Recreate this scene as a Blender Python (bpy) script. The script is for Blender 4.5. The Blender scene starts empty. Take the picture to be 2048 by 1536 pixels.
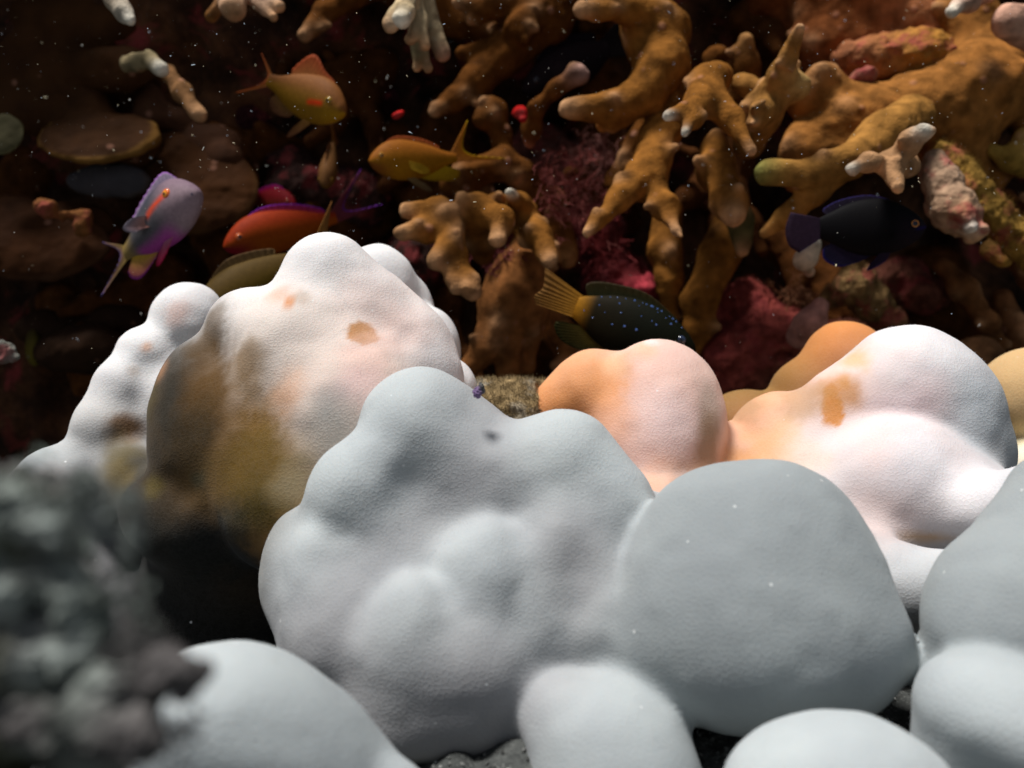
import bpy, bmesh, math, random
import numpy as np
from mathutils import Vector, Matrix

# ------------------------------------------------------------------ camera, sky, sun, exposure
sc = bpy.context.scene
PITCH = math.radians(15.0)
CAM = np.array([0.0, 0.0, 0.45])
FWD = np.array([0.0, math.cos(PITCH), -math.sin(PITCH)])
UPV = np.array([0.0, math.sin(PITCH), math.cos(PITCH)])
RGT = np.array([1.0, 0.0, 0.0])
cd = bpy.data.cameras.new('camera'); cam = bpy.data.objects.new('camera', cd)
bpy.context.collection.objects.link(cam); sc.camera = cam
cam.location = CAM; cam.rotation_euler = (math.pi/2 - PITCH, 0, 0)
cd.lens = 32; cd.sensor_width = 36; cd.clip_start = 0.01; cd.clip_end = 100
cd.dof.use_dof = True; cd.dof.focus_distance = 0.86; cd.dof.aperture_fstop = 3.5

SUN_AZ = math.radians(-72)     # measured from the way the camera faces, towards the right
SUN_EL = math.radians(73)
sdir = np.array([math.sin(SUN_AZ)*math.cos(SUN_EL), math.cos(SUN_AZ)*math.cos(SUN_EL), math.sin(SUN_EL)])
w = bpy.data.worlds.new('World'); sc.world = w; w.use_nodes = True
nt = w.node_tree; bg = nt.nodes['Background']
sky = nt.nodes.new('ShaderNodeTexSky'); sky.sky_type = 'NISHITA'; sky.sun_disc = False
sky.sun_elevation = SUN_EL; sky.sun_rotation = SUN_AZ
hs = nt.nodes.new('ShaderNodeHueSaturation'); hs.inputs['Saturation'].default_value = 0.45
nt.links.new(sky.outputs[0], hs.inputs['Color']); nt.links.new(hs.outputs[0], bg.inputs[0]); bg.inputs[1].default_value = 0.052
sl = bpy.data.lights.new('sun', 'SUN'); so = bpy.data.objects.new('sun', sl)
bpy.context.collection.objects.link(so)
sl.energy = 5.0; sl.angle = math.radians(15); sl.color = (1.0, 0.975, 0.95)
so.rotation_euler = Vector(tuple(sdir)).to_track_quat('Z', 'Y').to_euler()
so.location = (0, 0, 3)
sc.view_settings.view_transform = 'Standard'; sc.view_settings.look = 'None'
sc.view_settings.exposure = 0.0; sc.view_settings.gamma = 1.0

# ------------------------------------------------------------------ helpers
K = 1.125/2048          # metres per photo pixel, one metre away
rng = np.random.default_rng(7)
random.seed(7)
COL = bpy.context.collection

def at(px, py, d):
    return CAM + d*(FWD + RGT*((px-1024)*K) + UPV*((768-py)*K))
def proj(P):
    q = P - CAM; d = q@FWD
    return 1024 + (q@RGT)/d/K, 768 - (q@UPV)/d/K, d
CF = np.stack([RGT, UPV, FWD])      # rows: camera axes

def _hash(ix, iy, iz, seed):
    h = (ix*374761393 + iy*668265263 + iz*1440662683 + seed*974634777) & 0xffffffff
    h = ((h ^ (h >> 13))*1274126177) & 0xffffffff
    h = h ^ (h >> 16)
    return (h & 0xffff).astype(np.float32)/32767.5 - 1.0
def vnoise(P, seed=0):
    P = np.asarray(P); F = np.floor(P); t = (P-F).astype(np.float32); I = F.astype(np.int64)
    t = t*t*t*(t*(t*6-15)+10)
    x, y, z = t[..., 0], t[..., 1], t[..., 2]; ix, iy, iz = I[..., 0], I[..., 1], I[..., 2]
    r = 0
    for a in (0, 1):
        wa = x if a else 1-x
        for b in (0, 1):
            wb = y if b else 1-y
            for c in (0, 1):
                wc = z if c else 1-z
                r = r + wa*wb*wc*_hash(ix+a, iy+b, iz+c, seed)
    return r
def fbm(P, freq, octs=3, seed=0):
    s = 0; a = 1.0
    for i in range(octs):
        s = s + a*vnoise(P*freq + 17.3*i, seed+i); freq *= 2.03; a *= 0.5
    return s

# signed-distance primitives -----------------------------------------------------------
def ell(px, py, d, rx, ry, rd=None, rot=0.0, g=0, k=0.02, tilt=0.0):
    s = d*K
    if rd is None: rd = 0.5*(rx+ry)
    c, n = math.cos(math.radians(rot)), math.sin(math.radians(rot))
    R = np.array([[c, -n, 0], [n, c, 0], [0, 0, 1]])@CF
    return dict(t='e', c=at(px, py, d), R=R, r=np.array([rx*s, ry*s, rd*s]), g=g, k=k, m=max(rx, ry, rd)*s)
def cap(a, b, g=0, k=0.01):
    A = at(*a[:3]); B = at(*b[:3]); ra = a[3]*a[2]*K; rb = b[3]*b[2]*K
    return dict(t='c', a=A, b=B, ra=ra, rb=rb, g=g, k=k)
def wcap(A, B, ra, rb, g=0, k=0.01):
    return dict(t='c', a=np.array(A, float), b=np.array(B, float), ra=ra, rb=rb, g=g, k=k)
def pd(p, P):
    if p['t'] == 'e':
        q = (P-p['c'])@p['R'].T
        k0 = np.sqrt(((q/p['r'])**2).sum(-1)); k1 = np.sqrt(((q/p['r']**2)**2).sum(-1)) + 1e-9
        return k0*(k0-1)/k1
    ab = p['b']-p['a']; q = P-p['a']
    h = np.clip((q@ab)/max(ab@ab, 1e-12), 0, 1)
    return np.sqrt(((q-h[..., None]*ab)**2).sum(-1)) - (p['ra']+(p['rb']-p['ra'])*h)
def pbox(p):
    if p['t'] == 'e':
        ext = np.sqrt(((p['R']*p['r'][:, None])**2).sum(0)); return p['c']-ext, p['c']+ext
    r = max(p['ra'], p['rb'])
    return np.minimum(p['a'], p['b'])-r, np.maximum(p['a'], p['b'])+r
def smin(a, b, k):
    h = np.clip(0.5+0.5*(b-a)/k, 0, 1)
    return b + (a-b)*h - k*h*(1-h)
def field(prims, P, noise=None):
    f = None
    for p in prims:
        d = pd(p, P)
        if p.get('sub'): f = -smin(-f, d, p['k'])
        else: f = d if f is None else smin(f, d, p['k'])
    if noise is not None: f = f - noise(P)
    return f

def sdf_mesh(prims, voxel, noise=None, namp=0.0, clipz=None):
    """surface nets over the smooth union of the primitives; vertices pulled onto the surface"""
    los, his = zip(*[pbox(p) for p in prims if not p.get('sub')])
    pad = namp + voxel*3
    lo = np.min(los, 0)-pad; hi = np.max(his, 0)+pad
    if clipz is not None: lo[2] = max(lo[2], clipz)
    n = np.ceil((hi-lo)/voxel).astype(int)+1
    BIG = 0.2
    f = np.full(n, BIG, np.float32)
    ax = [lo[i]+voxel*np.arange(n[i]) for i in range(3)]
    for p in prims:
        a, b = pbox(p); m = p['k'] + pad + voxel
        i0 = np.clip(np.floor((a-m-lo)/voxel).astype(int), 0, n); i1 = np.clip(np.ceil((b+m-lo)/voxel).astype(int)+1, 0, n)
        if (i1 <= i0).any(): continue
        sl_ = tuple(slice(i0[i], i1[i]) for i in range(3))
        G = np.stack(np.meshgrid(*[ax[i][i0[i]:i1[i]] for i in range(3)], indexing='ij'), -1)
        d = pd(p, G).astype(np.float32)
        f[sl_] = -smin(-f[sl_], d, p['k']) if p.get('sub') else smin(f[sl_], d, p['k'])
    if noise is not None:
        m = np.abs(f) < namp*1.3 + voxel*3
        idx = np.argwhere(m)
        f[m] -= noise(lo+idx*voxel).astype(np.float32)
    ins = f < 0
    c = np.zeros(tuple(n-1), np.int8)
    for a in (0, 1):
        for b in (0, 1):
            for e in (0, 1):
                c += ins[a:n[0]-1+a, b:n[1]-1+b, e:n[2]-1+e]
    act = (c > 0) & (c < 8)
    idx = np.argwhere(act)
    vid = np.full(act.shape, -1, np.int32); vid[act] = np.arange(len(idx))
    acc = np.zeros((len(idx), 3)); cnt = np.zeros(len(idx))
    cor = [(a, b, e) for a in (0, 1) for b in (0, 1) for e in (0, 1)]
    for i in range(8):
        for j in range(i+1, 8):
            u, v = cor[i], cor[j]
            if sum(abs(u[q]-v[q]) for q in range(3)) != 1: continue
            fu = f[idx[:, 0]+u[0], idx[:, 1]+u[1], idx[:, 2]+u[2]]; fv = f[idx[:, 0]+v[0], idx[:, 1]+v[1], idx[:, 2]+v[2]]
            s = (fu < 0) != (fv < 0); t = np.where(s, fu/np.where(s, fu-fv, 1), 0)
            pt = np.array(u)+t[:, None]*(np.array(v)-np.array(u))
            acc[s] += pt[s]; cnt[s] += 1
    V = lo + voxel*(idx + acc/cnt[:, None])
    Q = []
    for axis in range(3):
        o = [q for q in range(3) if q != axis]
        A = ins; sa = [slice(None)]*3; sb = [slice(None)]*3
        sa[axis] = slice(0, -1); sb[axis] = slice(1, None)
        ch = A[tuple(sa)] != A[tuple(sb)]
        e = np.argwhere(ch)
        e = e[(e[:, o[0]] > 0) & (e[:, o[1]] > 0) & (e[:, o[0]] < n[o[0]]-1) & (e[:, o[1]] < n[o[1]]-1)]
        inside = A[e[:, 0], e[:, 1], e[:, 2]]
        def cell(da, db):
            q = e.copy(); q[:, o[0]] -= da; q[:, o[1]] -= db; return vid[q[:, 0], q[:, 1], q[:, 2]]
        q4 = np.stack([cell(1, 1), cell(0, 1), cell(0, 0), cell(1, 0)], 1)
        flip = inside if axis != 1 else ~inside
        q4[~flip] = q4[~flip][:, ::-1]
        Q.append(q4)
    Q = np.concatenate(Q); Q = Q[(Q >= 0).all(1)]
    h = voxel*0.4
    N = None
    for it in range(3):
        g = np.stack([field(prims, V+h*np.eye(3)[i], noise)-field(prims, V-h*np.eye(3)[i], noise) for i in range(3)], 1)/(2*h)
        if it < 2:
            F0 = field(prims, V, noise)
            V = V - np.clip(F0/np.maximum((g**2).sum(1), 0.2), -voxel, voxel)[:, None]*g
    N = g/np.maximum(np.linalg.norm(g, axis=1), 1e-9)[:, None]
    return V, Q, N

def new_mesh(name, V, faces, mat, N=None, color=None, smooth=True, origin=None):
    me = bpy.data.meshes.new(name)
    V = np.asarray(V, float)
    if origin is not None: V = V-origin
    if isinstance(faces, np.ndarray):
        k = faces.shape[1]
        me.vertices.add(len(V)); me.vertices.foreach_set('co', V.astype(np.float32).ravel())
        me.loops.add(faces.size); me.loops.foreach_set('vertex_index', faces.astype(np.int32).ravel())
        me.polygons.add(len(faces)); me.polygons.foreach_set('loop_start', np.arange(0, faces.size, k, dtype=np.int32))
        me.update(calc_edges=True); me.validate()
    else:
        me.from_pydata([tuple(v) for v in V], [], faces); me.update()
    me.polygons.foreach_set('use_smooth', [smooth]*len(me.polygons))
    if color is not None:
        a = me.color_attributes.new('Col', 'FLOAT_COLOR', 'POINT')
        c = np.ones((len(V), 4), np.float32); c[:, :3] = color; a.data.foreach_set('color', c.ravel())
    if N is not None: me.normals_split_custom_set_from_vertices([tuple(x) for x in N])
    me.materials.append(mat)
    return me
def link(name, me, parent=None, loc=None):
    o = bpy.data.objects.new(name, me); COL.objects.link(o)
    if parent is not None: o.parent = parent
    if loc is not None: o.location = tuple(loc)
    return o
def tag(o, label=None, cat=None, group=None, kind=None):
    if label: o['label'] = label
    if cat: o['category'] = cat
    if group: o['group'] = group
    if kind: o['kind'] = kind
    return o

# materials ---------------------------------------------------------------------------
def nodes(name):
    m = bpy.data.materials.new(name); m.use_nodes = True
    t = m.node_tree; return m, t, t.nodes['Principled BSDF']
def nd(t, ty, **kw):
    n = t.nodes.new(ty)
    for k_, v in kw.items():
        if k_ in n.inputs.keys(): n.inputs[k_].default_value = v
        else: setattr(n, k_, v)
    return n
def mathn(t, op, a, b=None, c=None):
    n = t.nodes.new('ShaderNodeMath'); n.operation = op
    for i, v in enumerate((a, b, c)):
        if v is None: continue
        if isinstance(v, (int, float)): n.inputs[i].default_value = v
        else: t.links.new(v, n.inputs[i])
    return n.outputs[0]
def mixc(t, f, a, b, blend='MIX'):
    n = t.nodes.new('ShaderNodeMix'); n.data_type = 'RGBA'; n.blend_type = blend
    for s, v in ((0, f), (6, a), (7, b)):
        if isinstance(v, (int, float)): n.inputs[s].default_value = v
        elif isinstance(v, tuple): n.inputs[s].default_value = (*v, 1)
        else: t.links.new(v, n.inputs[s])
    return n.outputs[2]
def ramp(t, src, pts):
    r = t.nodes.new('ShaderNodeValToRGB'); e = r.color_ramp.elements
    while len(e) < len(pts): e.new(0.5)
    for x, (p, c) in zip(e, pts):
        x.position = p; x.color = (*c, 1) if isinstance(c, tuple) else (c, c, c, 1)
    t.links.new(src, r.inputs[0]); return r.outputs[0]

def coral_white():
    m, t, b = nodes('lobed coral skin')
    L = t.links
    tc = nd(t, 'ShaderNodeTexCoord'); at_ = nd(t, 'ShaderNodeAttribute', attribute_name='Col')
    n1 = nd(t, 'ShaderNodeTexNoise', Scale=14.0, Detail=4.0); L.new(tc.outputs['Object'], n1.inputs['Vector'])
    n2 = nd(t, 'ShaderNodeTexNoise', Scale=240.0, Detail=3.0); L.new(tc.outputs['Object'], n2.inputs['Vector'])
    # warp a touch, then the honeycomb of corallites
    wv = nd(t, 'ShaderNodeVectorMath', operation='MULTIPLY_ADD')
    L.new(n2.outputs['Color'], wv.inputs[0]); wv.inputs[1].default_value = (.0012,)*3; L.new(tc.outputs['Object'], wv.inputs[2])
    v = nd(t, 'ShaderNodeTexVoronoi', Scale=270.0); v.feature = 'DISTANCE_TO_EDGE'; L.new(wv.outputs[0], v.inputs['Vector'])
    v2 = nd(t, 'ShaderNodeTexVoronoi', Scale=270.0); L.new(wv.outputs[0], v2.inputs['Vector'])
    edge = ramp(t, v.outputs['Distance'], [(0.0, 1.0), (0.16, 0.25), (0.5, 0.0)])
    # depth of pigment and painted shade: darker skin has a stronger net
    hsv = nd(t, 'ShaderNodeSeparateColor', mode='HSV'); L.new(at_.outputs['Color'], hsv.inputs[0])
    sat = mathn(t, 'POWER', mathn(t, 'SUBTRACT', 1.0, hsv.outputs[2]), 3.0)
    lo_ = mixc(t, 1.0, at_.outputs['Color'], ramp(t, n1.outputs['Fac'], [(0.3, (.86, .86, .88)), (0.7, (1., 1., 1.))]), 'MULTIPLY')
    patch = ramp(t, n2.outputs['Fac'], [(0.35, 0.0), (0.6, 1.0)])
    pale = mixc(t, 0.45, lo_, (.8, .76, .66))
    c1 = mixc(t, mathn(t, 'MULTIPLY', edge, mathn(t, 'ADD', mathn(t, 'MULTIPLY', hsv.outputs[2], 0.09), 0.015)), lo_, pale)
    c2 = mixc(t, mathn(t, 'MULTIPLY', patch, 0.008), c1, (.82, .82, .8))
    # dark pits and specks
    v3 = nd(t, 'ShaderNodeTexVoronoi', Scale=46.0); L.new(tc.outputs['Object'], v3.inputs['Vector'])
    sp = ramp(t, v3.outputs['Distance'], [(0.0, 1.0), (0.035, 0.6), (0.06, 0.0)])
    nn = nd(t, 'ShaderNodeTexNoise', Scale=6.0); L.new(tc.outputs['Object'], nn.inputs['Vector'])
    sp = mathn(t, 'MULTIPLY', sp, ramp(t, nn.outputs['Fac'], [(0.52, 0.0), (0.6, 0.6)]))
    c3 = mixc(t, mathn(t, 'MULTIPLY', sp, 0.6), c2, (.12, .11, .1))
    v4 = nd(t, 'ShaderNodeTexVoronoi', Scale=34.0); L.new(wv.outputs[0], v4.inputs['Vector'])
    c3 = mixc(t, ramp(t, v4.outputs['Distance'], [(0.0, .8), (0.03, 0.6), (0.055, 0.0)]), c3, (.85, .85, .83))
    L.new(c3, b.inputs['Base Color'])
    b.inputs['Roughness'].default_value = 0.75; b.inputs['Specular IOR Level'].default_value = 0.12
    b.inputs['Subsurface Weight'].default_value = 0.25; b.inputs['Subsurface Radius'].default_value = (1.0, .7, .55); b.inputs['Subsurface Scale'].default_value = 0.006
    b.inputs['Sheen Weight'].default_value = 0.06; b.inputs['Sheen Roughness'].default_value = 0.5
    hgt = mathn(t, 'ADD', mathn(t, 'MULTIPLY', edge, 1.5), mathn(t, 'MULTIPLY', n2.outputs['Fac'], 0.25))
    bp = nd(t, 'ShaderNodeBump', Strength=0.22, Distance=0.0006); L.new(hgt, bp.inputs['Height'])
    L.new(bp.outputs[0], b.inputs['Normal'])
    return m
M_LOBE = coral_white()

def vc_mat(name, nscale=60, nstr=0.25, rough=0.6, bump=0.4, bdist=0.001, bscale=150, spec=0.3, dots=False, sheen=0.0, mottle=None):
    m, t, b = nodes(name); L = t.links
    tc = nd(t, 'ShaderNodeTexCoord'); a = nd(t, 'ShaderNodeAttribute', attribute_name='Col')
    n = nd(t, 'ShaderNodeTexNoise', Scale=float(nscale), Detail=5.0); L.new(tc.outputs['Object'], n.inputs['Vector'])
    n2 = nd(t, 'ShaderNodeTexNoise', Scale=float(bscale), Detail=4.0); L.new(tc.outputs['Object'], n2.inputs['Vector'])
    c = mixc(t, 1.0, a.outputs['Color'], ramp(t, n.outputs['Fac'], [(0.3, (1-nstr,)*3), (0.7, (1+nstr*0.4,)*3)]), 'MULTIPLY')
    if mottle:
        n3 = nd(t, 'ShaderNodeTexNoise', Scale=25.0, Detail=6.0, Roughness=0.65); L.new(tc.outputs['Object'], n3.inputs['Vector'])
        c = mixc(t, ramp(t, n3.outputs['Fac'], [(0.5, 0.0), (0.62, mottle[1])]), c, mottle[0])
    h = n2.outputs['Fac']
    if dots:
        v = nd(t, 'ShaderNodeTexVoronoi', Scale=26.0); L.new(tc.outputs['Object'], v.inputs['Vector'])
        dm = ramp(t, v.outputs['Distance'], [(0.0, 1.0), (0.1, 0.75), (0.2, 0.0)])
        sel = nd(t, 'ShaderNodeSeparateColor'); L.new(v.outputs['Color'], sel.inputs[0])
        dm = mathn(t, 'MULTIPLY', dm, mathn(t, 'GREATER_THAN', sel.outputs[0], 0.5))
        c = mixc(t, mathn(t, 'MULTIPLY', dm, 0.42), c, (.55, .26, .17))
        h = mathn(t, 'ADD', h, mathn(t, 'MULTIPLY', dm, 1.6))
    L.new(c, b.inputs['Base Color'])
    b.inputs['Roughness'].default_value = rough; b.inputs['Specular IOR Level'].default_value = spec
    b.inputs['Sheen Weight'].default_value = sheen
    bp = nd(t, 'ShaderNodeBump', Strength=bump, Distance=bdist); L.new(h, bp.inputs['Height'])
    L.new(bp.outputs[0], b.inputs['Normal'])
    return m
#@@MATS

# ------------------------------------------------------------------ generic coral builder
def blend_color(prims, V, gcol, soft):
    """colour of each vertex: the colours of the pieces nearest to it, softly blended"""
    D = np.stack([pd(p, V) for p in prims if not p.get('sub')], 1)
    C = np.array([p.get('col', gcol) for p in prims if not p.get('sub')], float)
    W = np.exp(-(D-D.min(1, keepdims=True))/soft); W /= W.sum(1, keepdims=True)
    return W@C, D
def apply_blobs(V, N, C, blobs, dmin=0):
    px, py, dd = proj(V)
    facing = ((V-CAM)*N).sum(1) < 0
    for (bx, by, r, col, st, *ex) in blobs:
        asp = ex[0] if ex else 1.0; hard = ex[1] if len(ex) > 1 else 0.0
        m = facing & (dd > dmin) & ((px-bx)**2+(py-by)**2 < max(r*0.5, 12)**2)
        if not m.any(): continue
        c0 = V[m][np.argmin(dd[m])] if m.sum() < 5 else np.median(V[m][dd[m] < np.percentile(dd[m], 50)], 0)
        q = V-c0; s = K*(c0-CAM)@FWD*r
        u = np.sqrt((q@RGT/s)**2 + (q@UPV/(s*asp))**2 + (q@FWD/(s*1.6))**2)
        u = u + 0.24*fbm(V, 26/(r/100+0.4), 3, 5) + 0.10*vnoise(V*190, 6)
        w_ = np.clip((1.15-u)/(0.9-0.75*hard), 0, 1); w_ = (w_*w_*(3-2*w_)*st)[:, None]
        C = C*(1-w_) + np.array(col)*w_
    return C
def coral_thing(name, label, cat, prims, voxel, mat, partname, base, noise=None, namp=0.0, gcol=(.7, .7, .7),
                soft=0.02, blobs=(), dmin=0, labels=None, group=None, names=None, single=False, fuzz=None, kind=None, clipz=None):
    V, Q, N = sdf_mesh(prims, voxel, noise, namp, clipz)
    C, D = blend_color(prims, V, gcol, soft)
    C = apply_blobs(V, N, C, blobs, dmin)
    base = np.array(base, float)
    gs = np.array([p['g'] for p in prims if not p.get('sub')])
    if single:
        if fuzz: V, Q, N, C = add_fuzz(V, Q, N, C, fuzz)
        o = link(name, new_mesh(name, V, Q, mat, N, C, origin=base), loc=base)
        return tag(o, label, cat, group, kind)
    root = link(name, None, loc=base); tag(root, label, cat, group, kind)
    vg = gs[np.argmin(D, 1)]; fg = vg[Q[:, 0]]
    for g in sorted(set(fg.tolist())):
        f = Q[fg == g]
        if len(f) < 12: continue
        u, inv = np.unique(f, return_inverse=True); f = inv.reshape(f.shape)
        v_, n_, c_ = V[u], N[u], C[u]
        if fuzz: v_, f, n_, c_ = add_fuzz(v_, f, n_, c_, fuzz)
        nm = names[g] if names and g in names else partname
        o = link(nm, new_mesh(nm, v_, f, mat, n_, c_, origin=base), root)
        if labels and g in labels: o['label'] = labels[g]
    return root
def add_fuzz(V, Q, N, C, fz):
    """tiny extended polyps over the skin, part of the same mesh: three-sided spikes"""
    dens, ln, wd = fz
    A = V[Q[:, 0]]; e1 = V[Q[:, 1]]-A; e2 = V[Q[:, 3]]-A
    area = np.linalg.norm(np.cross(e1, e2), axis=1)
    px, py, dd = proj(A)
    m = (px > -80) & (px < 2130) & (py > -80) & (py < 1620)
    cnt = rng.poisson(np.where(m, area*dens, 0)); fi = np.repeat(np.arange(len(Q)), cnt)
    if len(fi) == 0: return V, Q, N, C
    a, b = rng.random(len(fi))[:, None], rng.random(len(fi))[:, None]
    P = A[fi]+a*e1[fi]+b*e2[fi]; n = N[Q[fi, 0]]
    r1 = rng.normal(size=P.shape); t1 = np.cross(n, r1); t1 /= np.linalg.norm(t1, axis=1)[:, None]+1e-9; t2 = np.cross(n, t1)
    L_ = ln*(0.5+rng.random(len(P)))[:, None]; w_ = wd
    tip = P+n*L_+r1*ln*0.25
    B = [P-n*0.0003+w_*(math.cos(q)*t1+math.sin(q)*t2) for q in (0, 2.094, 4.189)]
    o = len(V); k = len(P); ar = np.arange(k)
    VV = np.concatenate([V, *B, tip]); NN = np.concatenate([N, n, n, n, n])
    cc = C[Q[fi, 0]]; CC = np.concatenate([C, cc, cc, cc, cc])
    F = [np.stack([o+i*k+ar, o+((i+1) % 3)*k+ar, o+3*k+ar, o+3*k+ar], 1) for i in range(3)]
    # degenerate quads are avoided by a second, hair-thin tip vertex
    tip2 = tip+t1*0.00003; VV = np.concatenate([VV, tip2]); NN = np.concatenate([NN, n]); CC = np.concatenate([CC, CC[o+3*k:o+4*k]])
    for f in F: f[:, 3] = o+4*k+ar
    return VV, np.concatenate([Q, *F]), NN, CC
#@@CORALS

# ------------------------------------------------------------------ seabed and reef wall (setting)
def rubble_noise(P): return fbm(P, 9, 3, 21)*0.012 + fbm(P, 45, 3, 31)*0.006
def grid_sheet(xs, ys, fn):
    X, Y = np.meshgrid(xs, ys, indexing='ij'); P = fn(X.ravel(), Y.ravel())
    nx, ny = len(xs), len(ys); i = np.arange(nx*ny).reshape(nx, ny)
    Q = np.stack([i[:-1, :-1], i[1:, :-1], i[1:, 1:], i[:-1, 1:]], -1).reshape(-1, 4)
    return P, Q
def dens(a, b, lo, hi, fine, coarse):
    return np.unique(np.concatenate([np.arange(a, lo, coarse), np.arange(lo, hi, fine), np.arange(hi, b+coarse, coarse)]).round(5))

GROUNDZ = 0.012
def seabed_fn(x, y):
    z = GROUNDZ + 0.02*np.sin(x*3+1)*np.cos(y*2.3) + rubble_noise(np.stack([x, y, 0*x], 1)) - 0.45*np.clip(y-0.78, 0, .7) - 0.5*np.clip(-0.02-x, 0, .4)*np.clip((y-.5)*6, 0, 1)
    return np.stack([x, y, z], 1)
def seabed_mat():
    m, t, b = nodes('dark rubble sand'); L = t.links
    tc = nd(t, 'ShaderNodeTexCoord')
    n = nd(t, 'ShaderNodeTexNoise', Scale=30.0, Detail=8.0, Roughness=0.7); L.new(tc.outputs['Object'], n.inputs['Vector'])
    v = nd(t, 'ShaderNodeTexVoronoi', Scale=240.0); L.new(tc.outputs['Object'], v.inputs['Vector'])
    c = ramp(t, n.outputs['Fac'], [(0.3, (.015, .017, .016)), (0.55, (.06, .064, .06)), (0.75, (.18, .18, .165))])
    c = mixc(t, ramp(t, v.outputs['Distance'], [(0.1, 0.35), (0.3, 0.0)]), c, (.2, .21, .19))
    L.new(c, b.inputs['Base Color']); b.inputs['Roughness'].default_value = .9
    bp = nd(t, 'ShaderNodeBump', Strength=.8, Distance=.003); L.new(v.outputs['Distance'], bp.inputs['Height']); L.new(bp.outputs[0], b.inputs['Normal'])
    return m
P, Q = grid_sheet(dens(-4, 4, -.7, .8, .006, .12), dens(-3, 3.2, .3, 1.2, .006, .12), seabed_fn)
tag(link('seabed', new_mesh('seabed', P, Q, seabed_mat())), kind='structure')

def wall_fn(x, z):
    # a steep rock face that leans out over the reef as it rises, further out on the left
    y = 1.72 + 0.10*x
    y = y - 0.16*np.clip(z-0.30, 0, 1.0)
    y = y + 0.25*np.clip(z-0.85, 0, 2)
    P3 = np.stack([x, z, 0*x], 1)
    y = y + fbm(P3, 3.2, 4, 41)*0.09 + np.abs(fbm(P3, 9, 3, 51))*0.05
    y = y - 0.35*np.clip(0.25-z, 0, .6)
    return np.stack([x, y, z], 1)
def wall_mat():
    m, t, b = nodes('encrusted reef rock'); L = t.links
    tc = nd(t, 'ShaderNodeTexCoord')
    n = nd(t, 'ShaderNodeTexNoise', Scale=7.0, Detail=8.0, Roughness=0.68); L.new(tc.outputs['Object'], n.inputs['Vector'])
    n2 = nd(t, 'ShaderNodeTexNoise', Scale=11.0, Detail=6.0, Roughness=0.6); n2.inputs['Distortion'].default_value = .6
    mp = nd(t, 'ShaderNodeMapping'); mp.inputs['Location'].default_value = (3.1, 0, 5.2); L.new(tc.outputs['Object'], mp.inputs[0]); L.new(mp.outputs[0], n2.inputs['Vector'])
    n3 = nd(t, 'ShaderNodeTexNoise', Scale=70.0, Detail=5.0, Roughness=0.7); L.new(tc.outputs['Object'], n3.inputs['Vector'])
    c = ramp(t, n.outputs['Fac'], [(0.35, (.008, .006, .005)), (0.5, (.05, .022, .011)), (0.68, (.17, .07, .03))])
    c = mixc(t, ramp(t, n2.outputs['Fac'], [(0.55, 0.0), (0.68, 0.8)]), c, (.30, .045, .045))
    c = mixc(t, mathn(t, 'MULTIPLY', ramp(t, n3.outputs['Fac'], [(0.55, 0.0), (0.7, 0.7)]), ramp(t, n.outputs['Fac'], [(0.45, 0.0), (0.6, 1.0)])), c, (.15, .07, .045))
    L.new(c, b.inputs['Base Color']); b.inputs['Roughness'].default_value = .9; b.inputs['Specular IOR Level'].default_value = .1
    bp = nd(t, 'ShaderNodeBump', Strength=.9, Distance=.01); L.new(n3.outputs['Fac'], bp.inputs['Height']); L.new(bp.outputs[0], b.inputs['Normal'])
    return m
P, Q = grid_sheet(dens(-4, 4, -1.1, 1.2, .012, .1), dens(-0.2, 2.4, 0.1, 1.0, .012, .08), wall_fn)
tag(link('reef_wall', new_mesh('reef_wall', P, Q[:, ::-1].copy(), wall_mat())), kind='structure')

# ------------------------------------------------------------------ the bleached lobed corals
GREY = (.31, .34, .342); GREYL = (.47, .51, .51); GREYP = (.33, .325, .33)  # weaker light on the front lobes is put into these greys
WH = (.80, .785, .77); PINK = (.84, .55, .46); PEACH = (.80, .38, .18); TAN = (.27, .14, .035); ORNG = (.66, .24, .06)
BRN = (.10, .048, .004); DKG = (.022, .020, .015); OLV = (.10, .07, .01)  # DKG holds painted flank shade as well as dark skin
def lobe_noise(P): return fbm(P, 11, 2, 3)*0.0035 + vnoise(P*60, 9)*0.0006
def E(*a, col=None, **k):
    p = ell(*a, **k)
    if col: p['col'] = col
    return p
FZ = (30000, 0.0010, 0.00014)
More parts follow.
